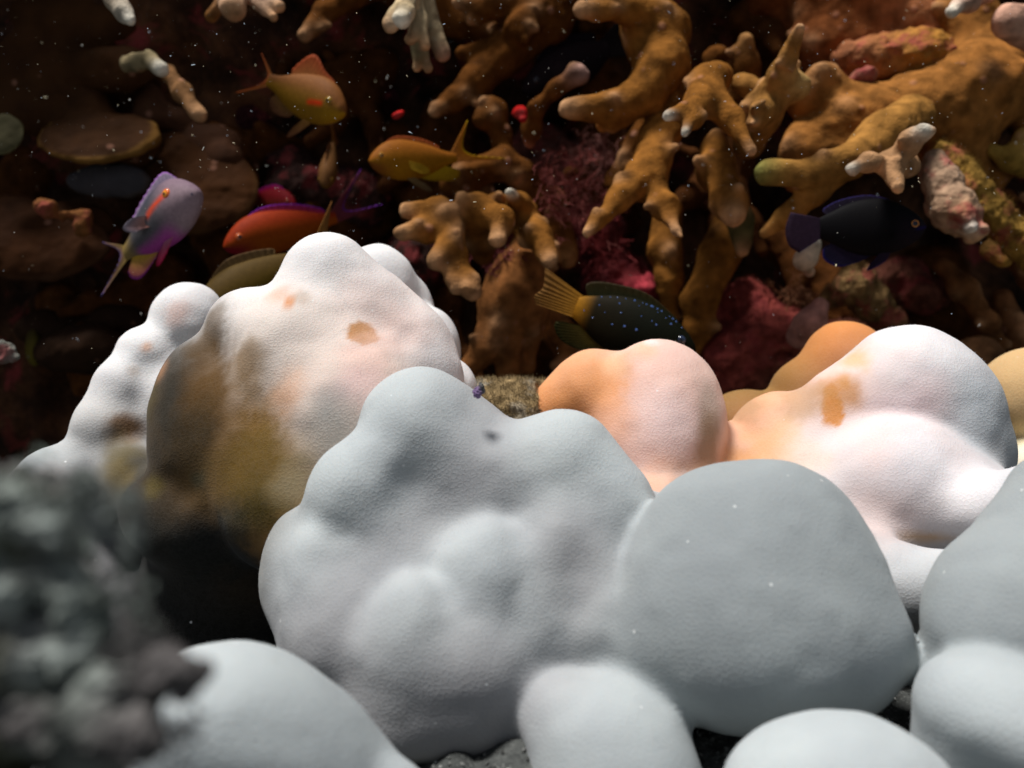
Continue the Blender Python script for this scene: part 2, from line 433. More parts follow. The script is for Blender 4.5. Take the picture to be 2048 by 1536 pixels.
# 1. tall colony on the left with its falling rear ridge
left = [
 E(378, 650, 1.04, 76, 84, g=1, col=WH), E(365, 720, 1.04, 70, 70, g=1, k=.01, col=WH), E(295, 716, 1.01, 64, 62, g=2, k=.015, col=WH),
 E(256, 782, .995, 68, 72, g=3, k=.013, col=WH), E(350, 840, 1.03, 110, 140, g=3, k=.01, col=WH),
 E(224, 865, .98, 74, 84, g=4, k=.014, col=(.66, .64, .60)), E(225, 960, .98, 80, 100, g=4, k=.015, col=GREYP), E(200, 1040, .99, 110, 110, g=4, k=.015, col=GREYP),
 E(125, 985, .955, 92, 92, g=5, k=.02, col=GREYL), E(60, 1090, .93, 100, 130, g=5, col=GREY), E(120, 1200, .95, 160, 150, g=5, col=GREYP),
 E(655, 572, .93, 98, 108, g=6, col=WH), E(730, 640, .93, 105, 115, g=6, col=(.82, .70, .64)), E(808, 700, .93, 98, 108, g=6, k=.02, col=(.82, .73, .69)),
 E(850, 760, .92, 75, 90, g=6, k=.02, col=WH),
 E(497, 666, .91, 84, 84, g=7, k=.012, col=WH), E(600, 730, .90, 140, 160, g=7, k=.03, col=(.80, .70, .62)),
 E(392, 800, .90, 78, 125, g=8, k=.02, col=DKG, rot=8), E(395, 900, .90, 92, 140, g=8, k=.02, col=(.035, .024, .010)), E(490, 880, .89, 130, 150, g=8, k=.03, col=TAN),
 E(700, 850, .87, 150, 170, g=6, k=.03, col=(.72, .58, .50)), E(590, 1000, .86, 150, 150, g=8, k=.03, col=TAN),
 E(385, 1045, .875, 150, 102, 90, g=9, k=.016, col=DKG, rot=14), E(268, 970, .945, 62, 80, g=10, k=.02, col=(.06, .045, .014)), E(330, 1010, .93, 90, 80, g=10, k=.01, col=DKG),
 E(480, 1130, .94, 190, 130, g=9, k=.02, col=(.012, .011, .009)), E(400, 1250, .95, 200, 130, g=9, k=.02, col=(.008, .008, .007)),  # shade of the left hollow painted as near-black
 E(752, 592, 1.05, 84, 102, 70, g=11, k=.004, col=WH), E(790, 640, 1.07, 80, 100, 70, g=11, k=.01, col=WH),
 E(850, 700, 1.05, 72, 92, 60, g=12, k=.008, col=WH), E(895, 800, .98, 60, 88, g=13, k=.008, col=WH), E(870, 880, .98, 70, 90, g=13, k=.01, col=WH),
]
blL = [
 (700, 500, 120, WH, .3), (430, 660, 70, BRN, .75, 1.3), (400, 700, 50, BRN, .5), (350, 820, 75, (.028, .024, .016), .9, 2.0), (440, 790, 85, (.10, .045, .003), .95, 1.7), (400, 880, 80, (.035, .02, .004), .9, 1.2), (510, 850, 95, (.24, .115, .008), .9, 1.4), (480, 740, 60, (.20, .10, .012), .75, 1.3),  # near-black flank blobs: shade laid over the brown pigment
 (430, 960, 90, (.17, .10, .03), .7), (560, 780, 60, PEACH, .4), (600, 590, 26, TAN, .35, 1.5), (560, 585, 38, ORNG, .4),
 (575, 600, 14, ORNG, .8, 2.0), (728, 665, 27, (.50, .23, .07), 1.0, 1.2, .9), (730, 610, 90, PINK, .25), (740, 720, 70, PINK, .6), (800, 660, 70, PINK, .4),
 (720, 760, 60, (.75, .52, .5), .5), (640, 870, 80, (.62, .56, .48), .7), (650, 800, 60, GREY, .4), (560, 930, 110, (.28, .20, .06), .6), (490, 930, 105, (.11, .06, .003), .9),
 (500, 1010, 80, (.07, .045, .003), .95), (450, 1060, 70, (.035, .03, .012), .9), (600, 960, 60, (.34, .28, .17), .6), (400, 950, 30, (.12, .11, .06), .6), (300, 1080, 90, (.02, .02, .016), .9), (400, 1120, 100, (.012, .012, .01), 1.0), (480, 1160, 90, (.012, .012, .01), 1.0), (355, 610, 40, PINK, .55), (340, 650, 30, PINK, .45), (300, 692, 14, PEACH, .6), (270, 740, 18, TAN, .4),  # near-black blobs paint in the shade of the hollow
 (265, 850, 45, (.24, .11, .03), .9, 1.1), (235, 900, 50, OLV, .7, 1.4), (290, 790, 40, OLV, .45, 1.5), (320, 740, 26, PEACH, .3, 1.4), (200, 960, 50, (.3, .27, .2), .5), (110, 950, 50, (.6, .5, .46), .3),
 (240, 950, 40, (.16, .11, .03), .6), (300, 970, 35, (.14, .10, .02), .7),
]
at_base = lambda px, py, d: [at(px, py, d)[0], at(px, py, d)[1], GROUNDZ]
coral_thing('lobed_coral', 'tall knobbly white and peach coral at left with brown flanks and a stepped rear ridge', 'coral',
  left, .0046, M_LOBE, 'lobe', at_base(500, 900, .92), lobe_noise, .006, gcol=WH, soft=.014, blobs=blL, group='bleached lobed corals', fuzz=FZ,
  labels={6: 'white peak lobe with one small brown patch', 8: 'brown left flank lobe with shade painted into its dark greys', 9: 'lobe over the left hollow, both darkened by painted shade', 11: 'white lobe just behind the peak'})
# 2. the wide front colony: central knobbly mass, big smooth dome, right-hand lobes and pink rear lobes
main = [
 E(838, 865, .80, 118, 128, g=1, col=GREYL), E(900, 900, .81, 110, 115, g=1, col=GREYP), E(715, 1000, .77, 105, 120, g=1, k=.03, col=GREYL), E(1125, 945, .78, 118, 128, g=2, k=.02, col=GREYL),
 E(1215, 1030, .77, 95, 125, g=2, k=.02, col=GREYL), E(980, 990, .80, 150, 140, g=1, k=.03, col=GREYP), E(640, 1150, .744, 76, 112, 90, g=3, k=.015, col=GREYL),
 E(970, 1165, .732, 112, 132, 110, g=4, k=.015, col=GREYL), E(823, 1268, .700, 82, 120, 92, g=5, k=.016, col=GREYL), E(690, 1260, .745, 130, 160, g=3, k=.02, col=GREYP),
 E(600, 1150, .80, 75, 130, g=3, k=.04, col=(.25, .25, .23)), E(800, 1150, .80, 200, 200, g=5, k=.02, col=GREYP), E(890, 1320, .73, 220, 150, g=5, k=.02, col=GREYP),  # leftmost lobe: flank shadow put into its darker grey
 E(1075, 1265, .725, 75, 110, g=4, k=.016, col=GREYL), E(1130, 1180, .76, 130, 210, g=2, k=.02, col=GREYP), E(840, 1410, .73, 230, 100, g=5, k=.02, col=GREYP), E(1060, 1410, .74, 150, 100, g=5, k=.02, col=GREYP),
 dict(E(870, 970, .715, 64, 76, 46, k=.03), sub=True), dict(E(1160, 1130, .68, 46, 110, 50, k=.03), sub=True),
 # big dome
 E(1505, 1165, .705, 238, 218, 200, g=6, k=.012, col=GREY), E(1450, 1060, .71, 105, 105, g=6, k=.04, col=GREY), E(1580, 1080, .71, 105, 118, g=6, k=.04, col=GREY), E(1515, 1275, .70, 296, 180, 230, g=6, k=.05, col=GREY),
 E(1225, 1468, .655, 145, 112, g=7, k=.018, col=GREYL), E(1120, 1450, .67, 70, 90, g=7, k=.02, col=GREYP), E(1240, 1560, .64, 170, 120, g=7, k=.02, col=GREY),
 # right-hand lobes
 dict(cap((2120, 1010, .70, 112), (2003, 1240, .66, 148), g=8, k=.008), col=GREY), E(2000, 1240, .66, 128, 160, g=8, k=.02, col=GREY), E(2100, 1250, .66, 200, 200, g=8, k=.02, col=GREY),
 E(2050, 1460, .60, 215, 130, g=9, k=.01, col=GREYL, rot=22), E(1950, 1520, .61, 120, 90, g=9, k=.02, col=GREYL),
 E(1990, 1380, .66, 150, 120, g=8, k=.02, col=GREY),
 # pink rear lobes
 E(1320, 795, .965, 112, 120, g=10, k=.02, col=PINK), E(1190, 790, .99, 92, 92, g=10, k=.02, col=PEACH), E(1310, 890, .955, 128, 125, g=10, k=.03, col=PINK),
 E(1120, 830, .99, 60, 60, g=10, k=.02, col=ORNG), E(1385, 850, .96, 52, 110, g=10, k=.02, col=(.6, .48, .4)),
 E(1820, 780, .95, 130, 132, g=11, k=.02, col=(.76, .72, .72)), E(1890, 860, .94, 112, 145, g=11, k=.03, col=GREYL), E(1700, 830, .95, 110, 100, g=11, k=.03, col=PINK), E(1560, 880, .98, 105, 100, g=11, k=.02, col=PEACH),
 E(1470, 955, .975, 108, 98, g=11, k=.015, col=ORNG), E(1650, 960, .94, 150, 120, g=11, k=.03, col=WH), E(1790, 970, .89, 170, 132, g=12, k=.012, col=(.72, .63, .62)),
 E(1930, 920, .93, 90, 80, g=12, k=.02, col=GREYL), E(1960, 1000, .86, 90, 70, g=12, k=.03, col=(.66, .64, .65)),
 E(1690, 735, 1.09, 92, 96, g=13, k=.008, col=ORNG), E(1620, 790, 1.09, 80, 80, g=13, k=.02, col=TAN), E(1490, 850, 1.08, 85, 72, g=13, k=.015, col=TAN), E(1600, 880, 1.09, 150, 90, g=13, k=.02, col=TAN),
 # saddles that join them
 dict(cap((1270, 1060, .79, 60), (1420, 1100, .78, 60), g=6, k=.02), col=(.62, .63, .63)),
 dict(cap((1700, 1180, .79, 78), (1930, 1180, .77, 78), g=8, k=.015), col=(.62, .63, .63)),
 dict(cap((1900, 1030, .84, 50), (2080, 1000, .78, 70), g=12, k=.03), col=(.62, .62, .63)),
 dict(cap((1300, 1100, .82, 110), (1700, 1160, .82, 110), g=6, k=.03), col=GREYP), dict(cap((1150, 1080, .88, 130), (1800, 1100, .90, 130), g=12, k=.03), col=GREYP),
]
blM = [
 (1320, 790, 75, (.88, .62, .55), .85), (1180, 770, 85, (.80, .34, .12), .85), (1125, 810, 50, (.62, .25, .08), .9), (1200, 850, 60, (.82, .42, .25), .6),
 (1230, 720, 40, (.8, .5, .3), .6), (1290, 690, 35, (.82, .5, .28), .5), (1340, 850, 80, (.88, .68, .64), .6), (1330, 950, 60, (.72, .42, .28), .7), (1415, 820, 34, (.46, .36, .28), .6, 2.4),
 (1415, 890, 36, (.34, .2, .10), .75, 2.0), (1375, 960, 40, (.34, .15, .05), .8), (1290, 960, 60, (.74, .40, .26), .7), (1300, 680, 20, WH, .6), (1420, 950, 60, (.45, .20, .06), .9), (1480, 930, 60, (.68, .32, .12), .8), (1530, 890, 60, (.78, .42, .18), .75), (1560, 850, 40, (.8, .5, .26), .6),
 (1600, 900, 60, (.88, .62, .44), .5), (1665, 820, 22, (.68, .27, .06), .95, 1.6, .8), (1660, 790, 12, ORNG, .8, 2.5, .6), (1690, 762, 12, (.75, .4, .15), .7, 2.0, .5), (1800, 800, 80, (.9, .72, .72), .5),
 (1700, 740, 40, (.88, .7, .6), .4), (1800, 700, 60, (.88, .72, .68), .4), (1850, 780, 70, (.84, .62, .60), .4), (1760, 900, 60, (.86, .64, .58), .35), (1750, 1020, 90, (.82, .62, .56), .5), (1850, 900, 80, (.8, .8, .82), .4), (1960, 830, 60, (.55, .6, .62), .5, 1.8), (1850, 1090, 60, (.55, .33, .14), .7, .3), (1950, 1000, 60, (.88, .84, .84), .6),
 (1700, 690, 45, (.62, .52, .40), .6), (1710, 720, 40, (.80, .45, .18), .7), (1680, 780, 50, (.55, .24, .06), .8), (1600, 800, 60, (.40, .24, .10), .6), (1480, 810, 50, (.38, .24, .12), .6),
]
coral_thing('lobed_coral', 'widest coral, grey knobbly centre and smooth dome, with pink and orange lobes rising behind', 'coral',
  main, .0046, M_LOBE, 'lobe', at_base(1400, 1000, .8), lobe_noise, .006, gcol=GREY, soft=.014, blobs=blM, dmin=.8, group='bleached lobed corals', fuzz=FZ,
  labels={1: 'grey crown lobe with a shaded dip below it', 6: 'big smooth grey dome', 10: 'pink lobe with an orange left flank', 11: 'tall pinkish white lobe with a thin orange scar', 12: 'pale pink swelling below the orange scar', 13: 'tan lobe tucked behind the tall white one', 7: 'small grey lobe at the bottom edge'})
coral_thing('lobed_coral', 'smooth pale grey coral dome at the bottom left, half behind the blurred sponge', 'coral',
 [E(440, 1440, .55, 195, 158, g=1, col=GREYL, rot=-8), E(570, 1500, .55, 170, 150, g=1, k=.02, col=GREY), E(330, 1520, .55, 190, 150, g=1, k=.02, col=GREYL), E(640, 1600, .55, 180, 150, g=1, col=GREY), E(775, 1580, .54, 75, 60, g=2, k=.008, col=GREYL), E(450, 1750, .56, 330, 250, g=1, col=GREY)],
 .004, M_LOBE, 'lobe', at_base(450, 1500, .55), lobe_noise, .006, gcol=GREY, soft=.014, group='bleached lobed corals', fuzz=FZ)
coral_thing('lobed_coral', 'low pale grey coral dome at the bottom edge, below the big grey dome', 'coral',
 [E(1680, 1590, .54, 230, 148, g=1, col=GREYL), E(1700, 1750, .55, 300, 200, g=1, col=GREY)],
 .004, M_LOBE, 'lobe', at_base(1680, 1550, .54), lobe_noise, .006, gcol=GREY, soft=.014, group='bleached lobed corals', single=True, fuzz=FZ)
coral_thing('lobed_coral', 'sliver of a white coral dome in the bottom left corner', 'coral',
 [E(120, 1590, .42, 150, 75, g=1, col=GREYL), E(120, 1720, .44, 230, 150, g=1, col=GREY)],
 .004, M_LOBE, 'lobe', at_base(120, 1590, .42), lobe_noise, .006, gcol=GREY, soft=.014, group='bleached lobed corals', single=True, fuzz=FZ)
coral_thing('lobed_coral', 'orange-tan coral dome cut by the right edge, behind the tall white lobe', 'coral',
 [E(2075, 800, 1.08, 112, 105, g=1, col=(.62, .40, .18)), E(2085, 900, 1.06, 75, 50, g=2, k=.006, col=(.8, .74, .45)), E(2090, 940, 1.02, 90, 60, g=2, k=.006, col=(.84, .76, .6)), E(2120, 950, 1.1, 130, 150, g=1, col=TAN)],
 .005, M_LOBE, 'lobe', at_base(2070, 850, 1.06), lobe_noise, .006, gcol=TAN, soft=.014, group='bleached lobed corals', fuzz=FZ, labels={2: 'pale yellow lobe at the foot of the dome'})

# ------------------------------------------------------------------ reef wall corals
M_BRN = vc_mat('brown finger coral', nscale=46, nstr=.55, rough=.9, bump=.9, bdist=.0018, bscale=300, spec=.03, dots=True)
M_CRUST = vc_mat('crusted rock', nscale=60, nstr=.5, rough=.9, bump=.9, bdist=.004, bscale=120, spec=.1, mottle=((.30, .05, .05), .7))
M_PLATE = vc_mat('brown plate coral', nscale=18, nstr=.4, rough=.75, bump=.4, bdist=.0015, bscale=260, spec=.05, dots=True)
BR = (.25, .10, .019); BR2 = (.13, .046, .009); TIP = (.58, .32, .16); TIPW = (.86, .80, .66); DBR = (.06, .024, .008); DBR2 = (.05, .027, .014)  # DBR: brown darkened to stand for weaker light at the left
def wall_noise(P): return fbm(P, 20, 2, 13)*0.0042 + vnoise(P*95, 14)*.0011
def branching(label, branches, col=BR, mat=None, voxel=.004, cat='coral', name='branching_coral', group='brown branching corals on the reef wall', k=.013, noise=wall_noise, namp=.006, tiplen=1.5, extra=(), fuzz=None, nubs=None):
    if nubs is None: nubs = group is not None and 'brown' in group and voxel >= .004
    prims = []; tips = []; names = {}
    for g, br in enumerate(branches):
        pts = br[0]; tip = br[1] if len(br) > 1 else None; c = br[2] if len(br) > 2 else col
        names[g] = 'branch' if g else 'trunk'
        for a, b in zip(pts[:-1], pts[1:]):
            p = cap(a, b, g=g, k=k); p['col'] = c; prims.append(p)
        if tip is not None:
            e = pts[-1]; f = pts[-2]; E1 = at(*e[:3]); D1 = E1-at(*f[:3]); D1 = D1/(np.linalg.norm(D1)+1e-9)
            tips.append((E1+D1*e[3]*e[2]*K, e[3]*e[2]*K*tiplen+.004, tip))
    rn = random.Random(label)
    if nubs:
        for p in list(prims):
            if p['t'] != 'c' or max(p['ra'], p['rb']) < .010: continue
            for _ in range(rn.choice((0, 1, 1, 2))):
                t_ = rn.random(); P0 = p['a']+(p['b']-p['a'])*t_; R0 = p['ra']+(p['rb']-p['ra'])*t_; an = rn.uniform(0, 6.28)
                D0 = RGT*math.cos(an)+UPV*math.sin(an)*.9-FWD*rn.uniform(.1, .9); D0 /= np.linalg.norm(D0)
                ln = R0*rn.uniform(1.25, 1.75); rt = min(R0*.34, .0085)*rn.uniform(.7, 1.1)
                q = wcap(P0+D0*R0*.5, P0+D0*ln, rt*1.5, rt, g=p['g'], k=k); q['col'] = p['col']; prims.append(q)
                tips.append((P0+D0*(ln+rt), rt*1.4+.003, tuple(.6*x+.4*y for x, y in zip(TIP, p['col']))))
    for p in extra: prims.append(p)
    V, Q, N = sdf_mesh(prims, voxel, noise, namp)
    C, D = blend_color(prims, V, col, .012)
    for P0, r, tc in tips:
        u = np.linalg.norm(V-P0, axis=1)/r; w_ = np.exp(-u**2*.9)[:, None]
        C = C*(1-w_)+np.array(tc)*w_
    b0 = branches[0][0][0]; base = at(*b0[:3])
    root = link(name, None, loc=base); tag(root, label, cat, group)
    gs = np.array([p['g'] for p in prims if not p.get('sub')]); vg = gs[np.argmin(D, 1)]; fg = vg[Q[:, 0]]
    gl = sorted(set(fg.tolist()))
    if len(gl) == 1:
        bpy.data.objects.remove(root)
        if fuzz: V, Q, N, C = add_fuzz(V, Q, N, C, fuzz)
        return tag(link(name, new_mesh(name, V, Q, mat or M_BRN, N, C, origin=base), loc=base), label, cat, group)
    for g in gl:
        f = Q[fg == g]
        if len(f) < 12: continue
        u, inv = np.unique(f, return_inverse=True); v_, f_, n_, c_ = V[u], inv.reshape(f.shape), N[u], C[u]
        if fuzz: v_, f_, n_, c_ = add_fuzz(v_, f_, n_, c_, fuzz)
        link(names.get(g, 'branch'), new_mesh(names.get(g, 'branch'), v_, f_, mat or M_BRN, n_, c_, origin=base), root)
    return root
B = branching
B('thick brown coral arm curving down from the top edge, its rounded tip pointing left', [
  ([(1262, -60, 1.38, 48), (1300, 60, 1.33, 58), (1322, 130, 1.31, 52), (1290, 190, 1.29, 42), (1220, 218, 1.27, 30), (1136, 216, 1.25, 21)], TIP),
  ([(1330, 60, 1.33, 50), (1250, 15, 1.29, 30), (1165, 17, 1.26, 18)], TIP),
  ([(1240, 230, 1.29, 24), (1205, 250, 1.3, 12)], ORNG)])
B('dark brown coral with a long arm reaching down left beside the black gap', [
  ([(1110, -60, 1.5, 80), (1080, 40, 1.48, 62), (1010, 110, 1.46, 42), (950, 165, 1.44, 30), (905, 205, 1.43, 20), (868, 224, 1.42, 8)], TIP),
  ([(1060, 30, 1.44, 32), (1035, 55, 1.42, 24), (1048, 78, 1.41, 12)],),
  ([(1020, 10, 1.44, 30), (960, 18, 1.43, 20), (915, 4, 1.42, 13)], TIP),
  ([(980, 115, 1.46, 26), (925, 108, 1.45, 14)],),
  ([(985, 60, 1.5, 30), (920, 50, 1.5, 26), (870, 10, 1.5, 40)],)], col=BR2)
B('dark brown coral branch at the top with a rounded tip pointing down left', [
  ([(760, -60, 1.46, 60), (700, -10, 1.42, 30), (650, 25, 1.40, 22), (608, 70, 1.38, 15)], TIP),
  ([(800, -40, 1.5, 60), (850, 30, 1.5, 30), (905, 60, 1.5, 20)],)], col=BR2)
B('pale cluster of short coral fingers hanging down at the top edge', [
  ([(815, -50, 1.24, 32), (818, 0, 1.2, 24)],),
  ([(810, -5, 1.2, 16), (800, 22, 1.18, 14), (779, 48, 1.17, 11)], TIP),
  ([(822, -5, 1.18, 16), (812, 25, 1.16, 14), (803, 40, 1.15, 12)], TIPW),
  ([(830, 0, 1.22, 20), (838, 40, 1.21, 14), (822, 80, 1.2, 11)], TIP),
  ([(840, 40, 1.21, 14), (850, 90, 1.2, 11)], TIP),
  ([(838, 60, 1.24, 18), (840, 110, 1.25, 15), (834, 136, 1.25, 8)], TIP, (.12, .10, .05)),
  ([(842, 110, 1.25, 13), (855, 136, 1.25, 8)], TIP, (.12, .10, .05)),
  ([(850, 0, 1.27, 20), (870, 60, 1.27, 19), (886, 105, 1.27, 15)], (.5, .25, .16)) ], col=(.50, .38, .22), group='pale coral fingers at the top edge', k=.005, voxel=.003)
B('squared pinkish coral stub hanging at the top edge, left of centre', [
  ([(468, -50, 1.3, 30), (468, 18, 1.25, 25)], TIP),
  ([(470, -30, 1.3, 26), (425, 30, 1.3, 16)], None, BR),
  ([(495, -20, 1.28, 22), (545, 34, 1.25, 13)], TIP),
  ([(515, -10, 1.27, 17), (558, 15, 1.25, 11)], TIP)], col=(.62, .40, .27), group='pale coral fingers at the top edge', k=.005, voxel=.003)
B('single white-tipped speckled coral finger at the top left edge', [([(195, -70, 1.28, 26), (232, -5, 1.24, 22), (260, 42, 1.22, 14)], TIPW)], col=(.42, .32, .22), group='pale coral fingers at the top edge', k=.005, voxel=.003, tiplen=3)
B('short hooked coral finger with a bright white tip over the brown plates', [([(255, 128, 1.36, 16), (300, 120, 1.3, 15), (322, 138, 1.27, 13)], TIPW)], col=(.28, .22, .12), voxel=.003, k=.005, tiplen=1.8, group='pale coral fingers at the top edge')
B('slender brown coral finger pointing down right above the lilac fish', [([(335, 145, 1.36, 12), (365, 185, 1.33, 16), (398, 228, 1.31, 14)], TIP)], col=(.24, .12, .05), voxel=.003)
# middle
B('brown forked coral branch beside the small red sponge', [
  ([(1085, 470, 1.46, 30), (1075, 410, 1.44, 34), (1040, 350, 1.42, 28), (1000, 320, 1.4, 24), (960, 335, 1.39, 20)],),
  ([(1010, 320, 1.42, 20), (1000, 270, 1.42, 20), (985, 225, 1.42, 24), (965, 245, 1.41, 18)],),
  ([(1000, 330, 1.40, 24), (930, 350, 1.42, 30), (900, 370, 1.44, 24)],)], col=BR2)
B('thin brown coral twig right of the red sponge, ending in a crusted knob', [
  ([(1060, 258, 1.4, 17), (1075, 215, 1.38, 16), (1110, 180, 1.36, 14), (1158, 152, 1.34, 17)], (.5, .3, .25)),
  ([(1065, 250, 1.4, 14), (1058, 285, 1.41, 8)], (.5, .2, .12))], col=BR2)
B('brown coral spray of blunt fingers in the middle, spread left and downwards', [
  ([(1000, 420, 1.30, 34), (940, 430, 1.27, 32), (880, 425, 1.25, 26), (810, 424, 1.24, 12)], TIP),
  ([(900, 450, 1.25, 28), (850, 465, 1.23, 22), (810, 467, 1.22, 14)], TIP),
  ([(960, 420, 1.25, 34), (1000, 440, 1.22, 26), (998, 475, 1.20, 14)], TIP),
  ([(900, 450, 1.24, 30), (905, 500, 1.22, 24), (910, 575, 1.20, 12)], TIP),
  ([(895, 490, 1.22, 20), (872, 522, 1.20, 13)], TIP),
  ([(915, 520, 1.22, 20), (947, 583, 1.20, 12)], TIP),
  ([(960, 470, 1.30, 30), (965, 510, 1.31, 18)], None, BR2)])
B('brown coral finger with a bright pinkish knob, curving down right in the middle', [
  ([(1050, 440, 1.34, 34), (1038, 410, 1.28, 22), (1019, 384, 1.22, 14)], TIPW),
  ([(1045, 440, 1.3, 30), (1075, 470, 1.26, 24), (1100, 520, 1.23, 15)], TIP)], tiplen=1.2)
B('broad brown coral trunk with two legs, behind the spray of blunt fingers', [
  ([(1050, 500, 1.42, 36), (1040, 560, 1.40, 64), (1030, 610, 1.38, 70)],),
  ([(1005, 630, 1.38, 38), (975, 690, 1.37, 30), (940, 730, 1.37, 22)],),
  ([(1030, 640, 1.38, 40), (1020, 700, 1.38, 28), (1015, 780, 1.38, 20)],),
  ([(1070, 620, 1.40, 30), (1062, 680, 1.40, 20), (1055, 730, 1.4, 18)],),
  ([(1090, 610, 1.42, 36), (1120, 670, 1.42, 26), (1150, 740, 1.42, 26)],)], col=(.27, .105, .032))
B('brown coral stump between the pink algae and the spotted fish', [([(1110, 400, 1.44, 26), (1120, 470, 1.42, 28), (1135, 520, 1.41, 22)], (.4, .18, .07))], col=BR2)
B('forked brown coral, its two long legs spread like a wishbone', [
  ([(1345, 170, 1.36, 44), (1325, 260, 1.30, 36), (1295, 350, 1.25, 38)],),
  ([(1290, 355, 1.25, 34), (1235, 405, 1.21, 22), (1175, 465, 1.17, 11)], TIP),
  ([(1300, 360, 1.25, 34), (1328, 410, 1.22, 26), (1350, 460, 1.19, 15)], TIP),
  ([(1350, 200, 1.42, 40), (1290, 290, 1.44, 36), (1240, 370, 1.46, 30)], None, BR2)])
B('brown coral hand with three bright stubby fingertips, right of centre', [
  ([(1440, 150, 1.30, 30), (1415, 160, 1.22, 34), (1400, 205, 1.18, 32)],),
  ([(1400, 200, 1.18, 26), (1380, 240, 1.13, 17), (1368, 268, 1.10, 13)], TIPW),
  ([(1385, 215, 1.15, 15), (1336, 236, 1.11, 10)], TIPW),
  ([(1430, 190, 1.20, 30), (1465, 240, 1.17, 26), (1500, 300, 1.14, 15)], TIP)], tiplen=1.2)
B('thick brown coral finger with a white worn end, below the stubby hand', [
  ([(1425, 290, 1.34, 22), (1432, 340, 1.28, 40), (1458, 400, 1.23, 30), (1466, 430, 1.21, 20)], TIP),
  ([(1480, 440, 1.33, 26), (1484, 500, 1.31, 17)], (.5, .25, .12), (.10, .09, .035))], tiplen=1.3)
B('long brown coral finger pointing up right with a pale tip', [
  ([(1500, 290, 1.30, 30), (1530, 220, 1.25, 38), (1560, 150, 1.20, 26), (1600, 58, 1.14, 13)], TIP),
  ([(1530, 220, 1.22, 26), (1503, 215, 1.17, 9)], TIP), ([(1525, 240, 1.22, 22), (1506, 246, 1.18, 10)], TIP),
  ([(1545, 190, 1.26, 30), (1590, 172, 1.22, 30)], (.45, .28, .10)),
  ([(1530, 190, 1.3, 24), (1478, 165, 1.32, 18)],)], col=(.30, .14, .035), tiplen=1.2)
B('rounded brown coral knob behind the long upright finger', [([(1485, 190, 1.42, 32), (1488, 130, 1.40, 28), (1494, 80, 1.38, 16)], (.4, .2, .07)), ([(1440, 160, 1.45, 30), (1430, 115, 1.44, 26)],)], col=BR2)
B('hanging brown coral strap below the wishbone-shaped coral', [([(1335, 420, 1.44, 30), (1328, 500, 1.42, 32), (1338, 560, 1.41, 30), (1345, 640, 1.42, 14)],)], col=BR)
B('wide hanging brown coral strap reaching the pink lobe', [([(1460, 440, 1.42, 26), (1440, 510, 1.40, 40), (1400, 600, 1.38, 34), (1398, 660, 1.38, 28), (1385, 710, 1.38, 12)],)], col=BR)
# right: big encrusting mass with a thick arm, a hole between its arms
B('largest brown coral mass at the upper right, with a thick arm around a black hole', [
  ([(2160, 60, 1.50, 110), (2040, 160, 1.44, 70), (1930, 190, 1.40, 85), (1840, 215, 1.38, 62), (1700, 225, 1.36, 52), (1610, 200, 1.35, 42)],),
  ([(1960, 150, 1.44, 80), (1930, 50, 1.46, 60), (1900, -60, 1.48, 60)],),
  ([(1890, 240, 1.40, 70), (1900, 300, 1.42, 60), (1960, 360, 1.44, 45)],),
  ([(2060, 170, 1.44, 50), (2080, 260, 1.44, 40), (2040, 330, 1.43, 20)],),
  ([(1760, 240, 1.34, 54), (1690, 270, 1.34, 44), (1620, 300, 1.35, 46), (1600, 350, 1.37, 34)],)], col=(.33, .135, .032), k=.03)
B('smooth reddish brown coral slab filling the top edge, right of centre', [
  ([(1600, -40, 1.55, 110), (1680, 30, 1.52, 90), (1700, 100, 1.50, 60), (1740, 150, 1.50, 30)],),
  ([(1760, -20, 1.50, 100), (1820, 60, 1.48, 56), (1860, 90, 1.47, 44)], None, (.40, .15, .06)),
  ([(1650, 100, 1.5, 60), (1660, 160, 1.5, 40)],)], col=(.24, .075, .022), k=.03)
B('brown coral limb at the right forked low, above the dark violet fish', [
  ([(1830, 230, 1.30, 40), (1770, 270, 1.25, 42), (1700, 320, 1.21, 34), (1620, 350, 1.2, 27), (1535, 345, 1.19, 24)], (.22, .22, .06)),
  ([(1690, 335, 1.21, 30), (1630, 385, 1.22, 26), (1580, 430, 1.24, 22), (1530, 466, 1.25, 12)], (.5, .25, .08))], col=(.36, .17, .04))
B('pale three-pronged coral tip standing out in front at the right', [
  ([(1810, 330, 1.16, 26), (1775, 325, 1.12, 26)],),
  ([(1775, 325, 1.12, 24), (1735, 325, 1.09, 19), (1702, 338, 1.07, 17)], TIPW),
  ([(1785, 320, 1.12, 24), (1815, 285, 1.10, 22), (1842, 264, 1.08, 15)], TIPW),
  ([(1782, 335, 1.11, 22), (1795, 375, 1.08, 15)], TIP)], col=(.42, .23, .11), tiplen=1.0)
B('pale coral finger with a white end in the top right corner', [([(1975, -30, 1.3, 28), (1935, 0, 1.25, 22), (1903, 24, 1.22, 16)], TIPW), ([(2080, 60, 1.3, 46), (2020, 45, 1.27, 36)], (.6, .34, .24)), ], col=(.5, .28, .18), tiplen=2, group='pale coral fingers at the top edge')
CR = (.28, .15, .06)
FZC = (60000, .006, .0004)
def crust_noise(P): return fbm(P, 45, 3, 77)*.006
B('crusted yellow-brown coral stick slanting down to the right edge', [([(1895, 300, 1.34, 18), (1940, 370, 1.32, 26), (1990, 430, 1.31, 30), (2070, 520, 1.30, 28)], None, (.32, .18, .035))], mat=M_CRUST, noise=crust_noise, namp=.009, name='crusted_coral_stick', group=None, fuzz=FZC)
